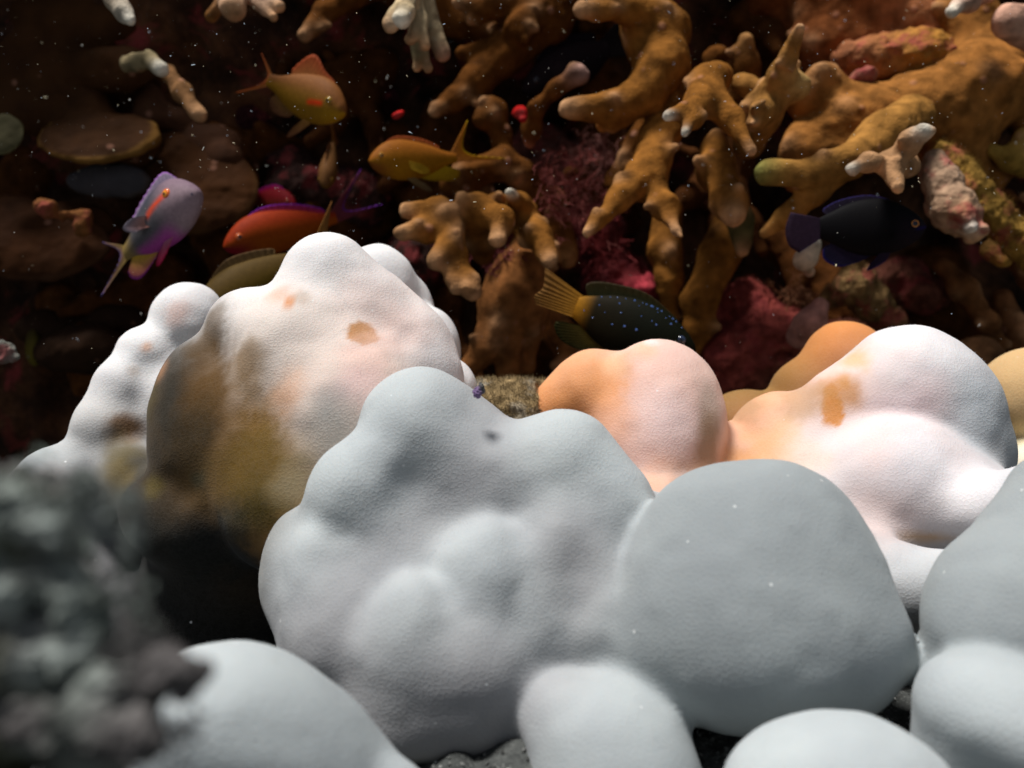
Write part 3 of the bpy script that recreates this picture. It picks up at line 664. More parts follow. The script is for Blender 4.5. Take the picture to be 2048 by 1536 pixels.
B('pale crusted coral stick with a white scar, right of the violet fish', [([(1868, 330, 1.30, 26), (1882, 370, 1.28, 34), (1905, 425, 1.26, 40), (1945, 465, 1.25, 22)], (.7, .4, .2), (.42, .27, .17)),
  ([(1925, 430, 1.23, 18), (1938, 452, 1.225, 16)], (.95, .9, .8))], mat=M_CRUST, noise=crust_noise, namp=.009, name='crusted_coral_stick', group=None, tiplen=1.0)
B('yellowish coral prong under the black hole at the right edge', [([(2070, 330, 1.40, 26), (2020, 320, 1.38, 20), (1985, 300, 1.38, 12)], (.5, .3, .06)), ([(2030, 320, 1.38, 18), (2048, 270, 1.38, 14)],)], col=(.42, .25, .05))
B('white rounded coral stub half hidden behind the violet fish', [([(1618, 545, 1.35, 8), (1608, 520, 1.30, 18), (1628, 490, 1.29, 16)], TIPW)], col=(.7, .5, .35), tiplen=2.5, voxel=.003)
B('frilly brown crusted clump under the violet fish', [([(1750, 640, 1.38, 22), (1735, 600, 1.36, 36), (1710, 570, 1.35, 34), (1700, 545, 1.36, 22)],), ([(1740, 600, 1.36, 30), (1790, 640, 1.37, 24)],), ([(1720, 560, 1.35, 18), (1715, 520, 1.34, 12)],), ([(1700, 590, 1.36, 20), (1660, 590, 1.38, 22)],)], col=(.22, .13, .05), mat=M_CRUST, noise=crust_noise, namp=.01, name='crusted_clump', group=None, fuzz=FZC)
B('brown coral stick low at the right, sloping down right over black water', [([(1885, 530, 1.42, 14), (1925, 580, 1.41, 22), (1975, 650, 1.41, 20), (2000, 690, 1.42, 12)],)], col=(.17, .07, .025))
B('brown coral stick at the right edge, beside the orange-tan dome', [([(2000, 600, 1.44, 22), (2035, 680, 1.43, 26), (2070, 760, 1.43, 20)],), ([(2090, 430, 1.44, 50), (2050, 500, 1.43, 40), (2060, 560, 1.43, 20)],)], col=(.22, .09, .035))
B('squared brown coral block showing behind the tall white lobe', [([(1900, 770, 1.40, 70), (1960, 720, 1.40, 44), (1985, 740, 1.4, 40)],)], col=(.17, .08, .035))
B('orange knob on the crusted patch at the far right', [([(1985, 500, 1.38, 20), (2005, 518, 1.37, 18)], (.6, .32, .06))], col=(.35, .18, .05), mat=M_CRUST, group=None, name='orange_sponge')
B('pink rounded coral finger leaning on the red crusted rock', [([(1600, 675, 1.32, 24), (1622, 645, 1.30, 25), (1640, 615, 1.30, 18)],)], col=(.50, .24, .19), name='coral_finger', group=None)
# crusted boulders low on the wall
def boulder(label, prims, col, mat=M_CRUST, name='crusted_rock', fuzz=FZC, voxel=.006):
    for p in prims: p['col'] = p.get('col', col)
    coral_thing(name, label, 'rock', prims, voxel, mat, 'rock', prims[0]['c'], crust_noise, .012, gcol=col, single=True, fuzz=fuzz)
boulder('red and pink crusted rock low on the wall, behind the pink lobe', [E(1470, 730, 1.42, 90, 80), E(1540, 680, 1.42, 100, 70), E(1490, 620, 1.46, 60, 60), E(1600, 760, 1.4, 120, 70, col=(.13, .07, .035))], (.36, .07, .055))
boulder('dull pink crusted rock behind the tan lobe at the right', [E(1690, 700, 1.48, 110, 60), E(1800, 560, 1.5, 60, 45), E(1850, 590, 1.46, 50, 36), E(1790, 720, 1.42, 60, 40)], (.20, .07, .045))
boulder('pinkish brown rock ledge behind the pink algae tuft', [E(1120, 350, 1.52, 70, 60), E(1190, 330, 1.55, 60, 50), E(1080, 300, 1.56, 60, 50)], (.16, .06, .045))
boulder('dark red crusted rock above the spotted fish', [E(1230, 560, 1.52, 70, 60), E(1180, 470, 1.52, 70, 70), E(1280, 580, 1.46, 36, 30, col=(.5, .05, .07)), E(1420, 740, 1.46, 50, 50, col=(.3, .08, .06))], (.13, .03, .03))
boulder('orange-rimmed hollow crusted knob between the slab and the thick arm', [E(1740, 120, 1.42, 75, 48), E(1835, 110, 1.40, 72, 52, col=(.42, .19, .03)), dict(E(1822, 122, 1.33, 46, 30, k=.006), sub=True), dict(E(1705, 140, 1.35, 30, 24, k=.006), sub=True), E(1728, 152, 1.34, 24, 20, k=.006, col=(.3, .12, .08))], (.36, .13, .055), fuzz=None)
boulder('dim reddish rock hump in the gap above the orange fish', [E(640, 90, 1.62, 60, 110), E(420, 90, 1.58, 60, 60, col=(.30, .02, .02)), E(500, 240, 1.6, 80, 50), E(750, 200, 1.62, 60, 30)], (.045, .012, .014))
boulder('dark pinkish rubble rock between the red fishes and the finger spray', [E(620, 380, 1.56, 90, 50), E(720, 400, 1.56, 60, 60), E(820, 540, 1.5, 60, 70), E(580, 330, 1.58, 50, 40)], (.06, .028, .022))
# ---- left: plates, the weaker light there put into their dark browns
def plates(label, prims, col, rim=(.30, .20, .10), name='plate_coral', grp='dark brown plate corals'):
    for p in prims: p['col'] = p.get('col', col)
    V, Q, N = sdf_mesh(prims, .005, wall_noise, .005)
    C, D = blend_color(prims, V, col, .012)
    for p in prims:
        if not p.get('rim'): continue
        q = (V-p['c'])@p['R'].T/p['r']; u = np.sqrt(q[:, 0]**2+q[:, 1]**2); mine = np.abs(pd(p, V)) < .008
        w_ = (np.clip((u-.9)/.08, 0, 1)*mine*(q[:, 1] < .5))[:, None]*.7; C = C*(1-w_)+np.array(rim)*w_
    base = prims[0]['c']
    return tag(link(name, new_mesh(name, V, Q, M_PLATE, N, C, origin=base), loc=base), label, 'coral', grp)
def PL(*a, **k):
    tl = k.pop('lean', 0.5); p = E(*a, **k); c, n = math.cos(tl), math.sin(tl)
    p['R'] = np.array([[1, 0, 0], [0, c, n], [0, -n, c]])@p['R']; p['rim'] = True; return p
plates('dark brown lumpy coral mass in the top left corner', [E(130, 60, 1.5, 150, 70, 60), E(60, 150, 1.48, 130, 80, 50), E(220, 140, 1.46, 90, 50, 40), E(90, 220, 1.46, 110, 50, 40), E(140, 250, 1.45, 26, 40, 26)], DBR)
plates('dark brown plate coral with a pale lower rim, above the lilac fish', [PL(195, 275, 1.42, 120, 80, 22, lean=.7), E(170, 230, 1.46, 60, 60, 40), E(230, 290, 1.44, 90, 50, 30)], DBR, rim=(.30, .15, .035))
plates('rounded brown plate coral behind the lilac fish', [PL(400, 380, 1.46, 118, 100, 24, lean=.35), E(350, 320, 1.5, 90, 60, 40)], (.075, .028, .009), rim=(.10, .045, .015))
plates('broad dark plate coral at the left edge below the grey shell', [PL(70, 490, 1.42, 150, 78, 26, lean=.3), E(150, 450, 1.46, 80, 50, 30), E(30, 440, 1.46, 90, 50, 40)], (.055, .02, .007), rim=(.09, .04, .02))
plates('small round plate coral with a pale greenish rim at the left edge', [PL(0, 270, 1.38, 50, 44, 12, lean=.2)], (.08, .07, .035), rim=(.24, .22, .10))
plates('greyish plate underside below the pale rim', [PL(215, 362, 1.43, 85, 34, 16, lean=-.3)], (.06, .055, .06), rim=(.08, .06, .05))
plates('dim brown coral ledge right of the slender finger', [E(420, 290, 1.5, 70, 46, 34), E(330, 240, 1.5, 60, 30, 30), E(450, 320, 1.48, 40, 30, 26), E(300, 210, 1.5, 30, 40, 26)], (.085, .036, .018))
plates('dim brown rock shelf low on the left, over the white ridge', [E(170, 700, 1.45, 100, 50, 50), E(100, 660, 1.5, 70, 40, 40), E(230, 640, 1.5, 60, 30, 30)], (.03, .014, .007), name='rock_shelf', grp=None)
boulder('small grey sponge ball at the left edge', [E(10, 702, 1.15, 32, 24)], (.20, .20, .17), name='sponge_ball', fuzz=None, voxel=.003)
boulder('small orange knobs on the rock at far left', [E(90, 415, 1.36, 20, 16, k=.006), E(150, 430, 1.38, 26, 10, k=.006), E(160, 450, 1.38, 12, 22, k=.006)], (.26, .10, .03), name='orange_sponge', fuzz=None, voxel=.004)
# dim corals and rock knobs deeper on the wall, its shadow put into their browns: prototypes, then copies
def copy_tree(o, parent=None):
    c = o.copy(); COL.objects.link(c)
    if parent is not None: c.parent = parent
    for ch in list(o.children): copy_tree(ch, c)
    return c
def place(o, px, py, d, rz, sc_):
    o.location = tuple(at(px, py, d)); o.rotation_euler = (0, rz, 0) ; o.scale = (sc_,)*3
DC = (.15, .055, .014)
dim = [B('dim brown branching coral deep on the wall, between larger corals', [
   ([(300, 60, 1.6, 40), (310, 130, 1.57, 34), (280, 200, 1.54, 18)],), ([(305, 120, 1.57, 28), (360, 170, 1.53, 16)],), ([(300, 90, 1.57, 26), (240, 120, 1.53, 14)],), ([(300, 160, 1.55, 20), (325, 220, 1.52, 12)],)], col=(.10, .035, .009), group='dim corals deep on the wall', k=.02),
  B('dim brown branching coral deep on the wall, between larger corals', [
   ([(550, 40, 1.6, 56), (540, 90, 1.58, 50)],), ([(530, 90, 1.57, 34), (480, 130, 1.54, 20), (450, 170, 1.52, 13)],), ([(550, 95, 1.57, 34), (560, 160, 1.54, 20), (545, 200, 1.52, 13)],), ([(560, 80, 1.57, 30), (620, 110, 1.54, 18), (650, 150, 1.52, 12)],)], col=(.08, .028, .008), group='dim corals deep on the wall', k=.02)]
DL = ['right of the white-tipped finger', 'behind the squared pinkish stub', 'in the top left corner', 'above the red sponge fleck', 'just above the left-facing orange fish', 'behind the slender brown finger', 'behind the small dim orange fish', 'between the orange fish and the red sponge', 'above the black fish', 'under the long curving arm',
 'behind the broad trunk with two legs', 'just right of the white peak', 'left of the violet fish tail', 'behind the white worn finger', 'behind the top of the curving arm', 'under the violet fish belly', 'behind the two crusted sticks', 'above the rear white ridge', 'over the foot of the rear ridge', 'right of the small red fish',
 'under the reddish slab', 'around the small greenish-rimmed plate', 'left of the wishbone legs', 'left of the ochre fish']
SP_ = [(310, 60, 1.62, .2, 1.0), (560, 10, 1.62, .0, 1.0), (170, 20, 1.60, 1.0, 1.2), (740, 130, 1.6, .7, 1.1), (780, 290, 1.62, -.3, 1.2), (470, 220, 1.6, .4, .9), (600, 300, 1.62, 1.9, 1.0), (900, 250, 1.6, .3, 1.1), (1160, 60, 1.62, .1, 1.1), (1200, 280, 1.58, -.6, 1.0), (1080, 560, 1.56, .4, 1.0),
  (880, 620, 1.56, .2, .9), (1560, 480, 1.56, -.4, 1.1), (1450, 330, 1.58, .5, 1.0), (1300, 60, 1.62, 2.2, 1.0), (1860, 560, 1.58, .3, 1.2), (1990, 420, 1.58, -.4, 1.0), (330, 560, 1.58, .8, 1.0), (120, 610, 1.55, -.5, 1.1), (740, 430, 1.6, 1.2, .9), (1500, 40, 1.60, -.8, 1.1), (60, 350, 1.56, .4, 1.0), (1250, 440, 1.58, 2.6, .9), (430, 470, 1.58, -.9, .9)]
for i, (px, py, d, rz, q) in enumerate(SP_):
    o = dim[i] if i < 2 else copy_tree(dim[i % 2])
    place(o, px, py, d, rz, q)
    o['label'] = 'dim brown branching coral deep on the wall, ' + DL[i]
# red sponges
RED = (.55, .010, .008)
for lab, pr in (('bright red sponge button in the middle of the wall', [E(1040, 224, 1.36, 15, 13, 10, k=.004), E(1046, 234, 1.36, 9, 12, 9, k=.004), E(1030, 226, 1.365, 8, 7, 7, k=.004)]), ('tiny red sponge fleck in the black gap left of the long coral arm', [E(797, 229, 1.36, 13, 7, 8, rot=-30)])):
    for p in pr: p['col'] = RED
    coral_thing('red_sponge', lab, 'sponge', pr, .002, M_CRUST, 'sponge', pr[0]['c'], lambda P: fbm(P, 90, 2, 4)*.0012, .002, gcol=RED, single=True)

# ------------------------------------------------------------------ fish
M_FISH = vc_mat('fish skin', nscale=220, nstr=.16, rough=.65, bump=.3, bdist=.0006, bscale=520, spec=.06)
M_FIN = vc_mat('fish fin', nscale=200, nstr=.2, rough=.7, bump=.1, bdist=.0003, bscale=900, spec=.05)
M_EYE = vc_mat('fish eye', nscale=50, nstr=.02, rough=.12, bump=.0, bdist=.0001, bscale=50, spec=.6)
def sm(x, a, b):
    t_ = np.clip((x-a)/(b-a), 0, 1); return t_*t_*(3-2*t_)
def lerp(a, b, t_): return np.array(a)*(1-t_)[..., None] + np.array(b)*t_[..., None]
def spline(xs, ys, x):
    xs, ys = np.array(xs, float), np.array(ys, float); m = np.gradient(ys, xs)
    i = np.clip(np.searchsorted(xs, x)-1, 0, len(xs)-2); h = xs[i+1]-xs[i]; t_ = (x-xs[i])/h
    return (2*t_**3-3*t_**2+1)*ys[i] + (t_**3-2*t_**2+t_)*h*m[i] + (-2*t_**3+3*t_**2)*ys[i+1] + (t_**3-t_**2)*h*m[i+1]
class Fish:
    """local frame: x from tail base (0) to snout (1), z towards the back, y across"""
    def __init__(s, label, cat, head, tail, up=1, group='fishes over the reef', name='fish'):
        H, T = at(*head), at(*tail); s.L = np.linalg.norm(H-T); X = (H-T)/s.L
        u = UPV*up; Z = u-(u@X)*X; Z /= np.linalg.norm(Z); Y = np.cross(Z, X)
        s.cs = 1 if (Y@FWD) < 0 else -1        # side that faces the camera
        s.root = link(name, None, loc=T); s.root.matrix_world = Matrix([[*(np.array([X[i], Y[i], Z[i]])*1.0), T[i]] for i in range(3)]+[[0, 0, 0, 1]])
        tag(s.root, label, cat, group)
    def body(s, prof, colf, bend=0.0, wscale=1.0, n=90, m=56):
        s.bend = bend
        xs, tp, bt, hw = [list(q) for q in zip(*prof)]
        s.p = (xs, tp, bt, hw)
        u = 0.5-0.5*np.cos(np.linspace(0, math.pi, n)); x = u*(xs[-1]-xs[0])+xs[0]
        T_, B_, W_ = spline(xs, tp, x), spline(xs, bt, x), spline(xs, hw, x)*wscale
        th = np.linspace(0, 2*math.pi, m, endpoint=False)
        cz, cy = np.cos(th), np.sin(th); cyp = np.sign(cy)*np.abs(cy)**1.15
        zc = (T_+B_)/2; zr = (T_-B_)/2
        P_ = np.stack([np.repeat(x[:, None], m, 1), W_[:, None]*cyp[None], zc[:, None]+zr[:, None]*cz[None]], -1).reshape(-1, 3)
        zn = np.repeat(cz[None], n, 0).ravel()
        i = np.arange(n*m).reshape(n, m); j = np.roll(i, -1, 1)
        Q = np.stack([i[:-1], j[:-1], j[1:], i[1:]], -1).reshape(-1, 4)
        Cc = colf(P_[:, 0], zn, P_[:, 2])
        V = s.tf(P_)
        k = len(V); V = np.concatenate([V, [V[:m].mean(0), V[-m:].mean(0)]]); Cc = np.concatenate([Cc, Cc[:1], Cc[-1:]])
        F = [tuple(q) for q in Q[:, ::-1].tolist()] + [(k, int(i[0, a]), int(j[0, a])) for a in range(m)] + [(k+1, int(j[-1, a]), int(i[-1, a])) for a in range(m)]
        me = new_mesh('body', V, F, M_FISH, None, Cc)
        bm = bmesh.new(); bm.from_mesh(me); bmesh.ops.recalc_face_normals(bm, faces=bm.faces); bm.to_mesh(me); bm.free()
        link('body', me, s.root)
    def tf(s, P_):
        P_ = np.array(P_, float); x = P_[:, 0]; P_[:, 1] = P_[:, 1] + s.bend*(1-x)**2
        return P_*s.L
    def fin(s, name, root, edge, c0, c1, y=0.0, yout=0.0, th=.008, nr=7, rays=14, c2=None, ripple=.006, rim=.86):
        """root and edge are lists of (x, z); the fin is a thin ribbed web between them"""
        ns = 44
        def along(pts):
            pts = np.array(pts, float); t0 = np.linspace(0, 1, len(pts)); t_ = np.linspace(0, 1, ns)
            return np.stack([np.interp(t_, t0, pts[:, q]) for q in range(2)], 1) if len(pts) < 3 else np.stack([spline(t0, pts[:, q], t_) for q in range(2)], 1)
        A, B_ = along(root), along(edge); V = []; C = []; tt = np.linspace(0, 1, ns)[:, None]
        pr_ = 1.0 if name == 'tail_fin' or name == 'mouth' else (.45+.55*np.sin(math.pi*tt)**.6 if len(root) < 3 else .4+.6*np.sin(math.pi*tt)**.4)
        B_ = A+(B_-A)*pr_
        for side in (1, -1):
            for r_ in range(nr):
                f = r_/(nr-1); P2 = A*(1-f)+B_*f
                rip = ripple*np.sin(np.linspace(0, rays*2*math.pi, ns))*f
                yy = y*s.cs + (yout*s.cs)*f**1.2 + rip + side*th*(1-f*.85)/2
                V.append(np.stack([P2[:, 0], yy, P2[:, 1]], 1))
                cc = lerp(c0, c1, np.full(ns, f))
                cc = cc*(1-.12*(np.sin(np.linspace(0, rays*2*math.pi, ns)) > .2)[:, None]*f)
                if c2 is not None and f > rim: cc = np.repeat(np.array([c2]), ns, 0)
                C.append(cc)
        V = np.concatenate(V); C = np.concatenate(C); F = []
        for sd in (0, 1):
            o = sd*nr*ns
            for a in range(nr-1):
                for b in range(ns-1):
                    q = (o+a*ns+b, o+a*ns+b+1, o+(a+1)*ns+b+1, o+(a+1)*ns+b); F.append(q if sd == 0 else q[::-1])
        o = nr*ns; a = (nr-1)*ns
        for b in range(ns-1): F.append((a+b, a+b+1, o+a+b+1, o+a+b))
        for a in range(nr-1):
            for b in (0, ns-1): F.append((a*ns+b, (a+1)*ns+b, o+(a+1)*ns+b, o+a*ns+b))
        return link(name, new_mesh(name, s.tf(V), F, M_FIN, None, C), s.root)
    def eye(s, x, z, r, iris, pupil=(.005, .005, .008), ring=None, both=True):
        xs, tp, bt, hw = s.p
        W_ = spline(xs, hw, np.array([x]))[0]; zc = (spline(xs, tp, np.array([x]))[0]+spline(xs, bt, np.array([x]))[0])/2
        zr = (spline(xs, tp, np.array([x]))[0]-spline(xs, bt, np.array([x]))[0])/2
        yw = W_*max(.2, 1-((z-zc)/zr)**2)**.57
        for sd in ((1, -1) if both else (s.cs,)):
            def ball(rr, cx, flat, col_, nm, par):
                th = np.linspace(0, math.pi, 14); ph = np.linspace(0, 2*math.pi, 24, endpoint=False)
                P_ = np.array([[rr*math.sin(a)*math.cos(b), cx+flat*rr*math.cos(a)*sd, rr*math.sin(a)*math.sin(b)] for a in th for b in ph])+np.array([x, 0, z])
                i = np.arange(14*24).reshape(14, 24); j = np.roll(i, -1, 1); Q = np.stack([i[:-1], j[:-1], j[1:], i[1:]], -1).reshape(-1, 4)
                return link(nm, new_mesh(nm, s.tf(P_), [tuple(q) for q in Q.tolist()], M_EYE, None, np.array([col_])), par)
            e = ball(r, sd*(yw-.3*r), .55, iris, 'eye', s.root)
            if ring: ball(r*.78, sd*(yw-.3*r+.16*r), .55, ring, 'iris', e)
            ball(r*.58, sd*(yw-.3*r+.28*r), .55, pupil, 'pupil', e)

ANTH = [(0, .055, -.055, .02), (.12, .075, -.08, .035), (.3, .14, -.15, .07), (.5, .19, -.20, .10), (.68, .205, -.205, .115), (.82, .17, -.17, .105), (.92, .10, -.12, .075), (.98, .035, -.065, .04), (1.0, 0.0, -.03, .012)]
# lilac anthias, turned towards the camera
f = Fish('lilac grey fish with an orange eye stripe, swimming up over the white ridge', 'fish', (396, 378, 1.13), (238, 505, 1.21), name='lilac_fish')
def colf(x, zn, z):
    c = lerp((.10, .095, .105), (.27, .19, .215), sm(x, .55, .85)); c = lerp(0, 1, 0*x) if False else c
    c = c + (lerp((0, 0, 0), (-.06, -.05, -.04), sm(zn, .1, .9)))
    ax = (x-.60)/.26; line = .045-.16*(.80-x)
    st = np.exp(-((z-(line))/.022)**2)*sm(x, .50, .56)*(1-sm(x, .80, .84))
    c = c*(1-st[:, None]*.95)+np.array((.85, .07, .01))*st[:, None]*.95
    bel = sm(-zn, .45, .9)*sm(x, .1, .3)*(1-sm(x, .62, .8)); c = lerp((1, 1, 1), (1, 1, 1), x)*c*(1-bel[:, None]*.8)+np.array((.38, .04, .30))*bel[:, None]*.8
    yl = (1-sm(x, .02, .28)); c = c*(1-yl[:, None]*.7)+np.array((.34, .22, .04))*yl[:, None]*.7
    return c
f.body([(a, b*1.14, c*1.12, d*1.25) for a, b, c, d in ANTH], colf, bend=.06)
f.fin('dorsal_fin', [(.88, .10), (.7, .20), (.45, .19), (.2, .11)], [(.84, .20), (.70, .32), (.45, .28), (.12, .20)], (.25, .2, .28), (.32, .25, .34), c2=(.3, .1, .4))
f.fin('tail_fin', [(.03, .05), (.03, 0), (.03, -.05)], [(-.28, .26), (-.08, .02), (-.52, -.12)], (.36, .24, .06), (.30, .16, .16), c2=(.2, .16, .5), th=.012)
f.fin('anal_fin', [(.42, -.18), (.25, -.13), (.08, -.07)], [(.30, -.26), (.10, -.27), (-.12, -.20)], (.5, .32, .03), (.4, .08, .12), c2=(.3, .03, .3))
f.fin('pelvic_fin', [(.66, -.22), (.56, -.21)], [(.44, -.36), (.36, -.30)], (.35, .12, .2), (.5, .02, .08), y=.05)
f.fin('pectoral_fin', [(.60, -.02), (.57, -.05), (.56, -.08)], [(.34, .10), (.27, .04), (.34, -.06)], (.5, .2, .12), (.26, .23, .28), y=.11, yout=.05, th=.004)
f.eye(.80, .045, .042, (.80, .16, .02), ring=(.9, .35, .03))
f.fin('mouth', [(.985, -.035), (.93, -.05)], [(.983, -.047), (.93, -.06)], (.12, .12, .2), (.12, .12, .2), y=.052, th=.01, ripple=0)

def orange_col(top, bel, cheek, stripe=True):
    def g(x, zn, z):
        c = lerp(bel, top, sm(zn, -.5, .6)); k = sm(x, .7, .95)*sm(-zn, -.1, .7); c = lerp((0, 0, 0), (1, 1, 1), 0*x)*0+c*(1-k[:, None])+np.array(cheek)*k[:, None]
        if stripe:
            st = np.exp(-((z+.025-(x-.78)*.2)/.022)**2)*sm(x, .60, .66)*(1-sm(x, .78, .82)); c = c*(1-st[:, None])+np.array((.8, .03, .005))*st[:, None]
        return c
    return g
f = Fish('orange yellow fish facing down right with a red cheek streak, top left', 'fish', (692, 222, 1.28), (537, 160, 1.34), name='orange_fish')
f.body([(a, b*1.05, c*1.1, d) for a, b, c, d in ANTH], orange_col((.20, .075, .02), (.27, .135, .01), (.38, .20, .01)))
f.fin('dorsal_fin', [(.80, .17), (.6, .19), (.4, .16), (.25, .11)], [(.74, .24), (.62, .27), (.42, .38), (.22, .22)], (.22, .08, .02), (.28, .05, .015))
f.fin('tail_fin', [(.03, .05), (.03, 0), (.03, -.05)], [(-.20, .22), (-.03, .0), (-.36, -.24)], (.28, .10, .02), (.30, .06, .015), th=.012)
f.fin('anal_fin', [(.45, -.19), (.3, -.15), (.15, -.09)], [(.34, -.30), (.18, -.26), (.06, -.20)], (.18, .09, .02), (.15, .06, .03))
f.fin('pelvic_fin', [(.70, -.22), (.60, -.21)], [(.52, -.44), (.44, -.42)], (.3, .14, .03), (.25, .1, .05), y=.04)
f.eye(.84, .025, .038, (.30, .17, .01))
f = Fish('orange fish facing left with long streaming tail tips, above the finger spray', 'fish', (737, 318, 1.28), (912, 314, 1.34), name='orange_fish')
f.body([(a, b*1.0-.01, c*1.12, d) for a, b, c, d in ANTH], orange_col((.26, .085, .008), (.31, .14, .005), (.20, .065, .01), False))
f.fin('dorsal_fin', [(.84, .13), (.66, .19), (.4, .16), (.2, .09)], [(.82, .17), (.66, .235), (.4, .21), (.16, .13)], (.32, .10, .02), (.35, .07, .02))
f.fin('tail_fin', [(.05, .055), (.03, 0), (.05, -.055)], [(-.19, .40), (-.12, .06), (-.62, -.03)], (.42, .15, .03), (.48, .17, .01), th=.014, c2=(.55, .34, .01))
f.fin('anal_fin', [(.48, -.20), (.32, -.15), (.15, -.09)], [(.30, -.27), (.05, -.25), (-.12, -.16)], (.42, .28, .01), (.34, .2, .01))
f.fin('pelvic_fin', [(.62, -.22), (.52, -.21)], [(.42, -.38), (.28, -.37)], (.2, .13, .05), (.18, .12, .06), y=.03)
f.fin('pectoral_fin', [(.60, -.05), (.58, -.14)], [(.36, -.13), (.40, -.24)], (.42, .25, .02), (.46, .28, .02), y=.105, yout=.03)
f.eye(.88, .02, .032, (.4, .18, .02))
f = Fish('small dim orange fish seen from behind, between the two orange fish', 'fish', (650, 372, 1.44), (668, 285, 1.50), name='orange_fish')
f.body([(a, b*.9, c*.9, d*1.2) for a, b, c, d in ANTH], orange_col((.2, .09, .03), (.26, .13, .02), (.3, .16, .01), False))
f.fin('tail_fin', [(.05, .05), (.03, 0), (.05, -.05)], [(-.45, .85), (-.15, .3), (-.22, -.2)], (.26, .1, .02), (.3, .1, .02), th=.014)
f.fin('dorsal_fin', [(.8, .13), (.5, .16), (.2, .09)], [(.7, .2), (.5, .24), (.15, .2)], (.2, .09, .03), (.2, .07, .03)); f.eye(.88, .02, .04, (.3, .15, .02))
f = Fish('red and orange fish with a violet back edge, half behind the white peak', 'fish', (446, 492, 1.26), (672, 436, 1.34), name='red_fish')
f.body([(a, b*.95, c*.8, d) for a, b, c, d in ANTH], orange_col((.27, .028, .005), (.33, .07, .004), (.22, .008, .02), False))
f.fin('dorsal_fin', [(.86, .12), (.6, .18), (.35, .15), (.1, .06)], [(.82, .16), (.6, .23), (.33, .20), (.04, .11)], (.34, .02, .05), (.24, .02, .12), c2=(.16, .02, .4))
f.fin('tail_fin', [(.05, .05), (.03, 0), (.05, -.05)], [(-.36, .36), (-.10, .06), (-.46, .02)], (.14, .03, .03), (.16, .03, .06), c2=(.14, .03, .34), th=.012)
f.eye(.87, .03, .035, (.5, .1, .02))
f = Fish('blurry ochre fish below the red fish, its head behind the rear ridge', 'fish', (392, 632, 1.13), (640, 505, 1.20), name='ochre_fish')
f.body([(a, b*.95, c*.8, d) for a, b, c, d in ANTH], orange_col((.085, .05, .012), (.14, .085, .006), (.11, .08, .006), False), bend=-.05)
f.fin('dorsal_fin', [(.84, .13), (.6, .18), (.3, .13)], [(.8, .19), (.6, .25), (.25, .2)], (.10, .06, .02), (.09, .05, .02))
f.fin('anal_fin', [(.50, -.15), (.35, -.11), (.15, -.06)], [(.32, -.22), (.18, -.21), (.0, -.16)], (.3, .17, .01), (.3, .15, .01))
f.fin('tail_fin', [(.05, .05), (.03, 0), (.05, -.05)], [(-.3, .3), (-.1, .0), (-.3, -.25)], (.2, .1, .02), (.2, .08, .02)); f.eye(.87, .03, .035, (.25, .17, .02))
f = Fish('small crimson fish above the larger red fish', 'fish', (592, 408, 1.46), (500, 398, 1.50), name='red_fish')
f.body([(a, b*1.1, c*1.1, d) for a, b, c, d in ANTH], orange_col((.17, .006, .010), (.13, .018, .009), (.2, .006, .02), False))
f.fin('tail_fin', [(.05, .05), (.03, 0), (.05, -.05)], [(-.25, .25), (-.08, .0), (-.25, -.25)], (.3, .03, .02), (.2, .02, .04))
f.fin('dorsal_fin', [(.84, .14), (.5, .2), (.15, .1)], [(.8, .2), (.5, .29), (.1, .18)], (.38, .01, .04), (.3, .01, .1), c2=(.2, .01, .2)); f.eye(.86, .03, .04, (.4, .05, .02))
DAMS = [(0, .10, -.10, .025), (.1, .15, -.15, .045), (.28, .235, -.24, .08), (.5, .275, -.28, .11), (.7, .245, -.25, .115), (.85, .165, -.18, .095), (.94, .09, -.115, .065), (.985, .035, -.055, .03), (1.0, 0, -.02, .01)]
f = Fish('dark violet fish with a thin orange eye ring, facing right under the pale prongs', 'fish', (1852, 452, 1.14), (1640, 456, 1.15), name='violet_fish')
def colv(x, zn, z):
    c = lerp((.0028, .0024, .0030), (.010, .006, .011), sm(x, .55, .9)*(1-sm(zn, -.1, .8)))
    d_ = np.exp(-(((x-.64)/.032)**2+((z+.10)/.038)**2)); c = c*(1-.9*d_[:, None])
    b_ = np.exp(-((z+.03-(x-.93)*.25)/.01)**2)*sm(x, .86, .9); return c+np.array((.0, .0, .06))*b_[:, None]
f.body(DAMS, colv)
BL = (.012, .012, .12)
f.fin('dorsal_fin', [(.76, .21), (.5, .27), (.25, .22), (.06, .13)], [(.72, .25), (.48, .31), (.22, .28), (-.02, .20)], (.012, .009, .016), (.018, .012, .03), c2=(.02, .015, .10))
f.fin('tail_fin', [(.03, .09), (.0, 0), (.03, -.09)], [(-.28, .16), (-.33, -.0), (-.30, -.16), (-.20, -.24)], (.018, .010, .020), (.03, .016, .03), th=.012, rays=18)
f.fin('anal_fin', [(.50, -.27), (.3, -.24), (.1, -.15)], [(.34, -.36), (.18, -.385), (.03, -.31), (-.02, -.22)], (.012, .008, .02), (.012, .01, .03), c2=BL)
f.fin('pelvic_fin', [(.66, -.25), (.55, -.26)], [(.60, -.38), (.46, -.42), (.38, -.46)], (.015, .01, .02), (.02, .012, .03), y=.03, c2=BL)
f.eye(.865, .01, .044, (.012, .008, .03), ring=(.01, .01, .03))
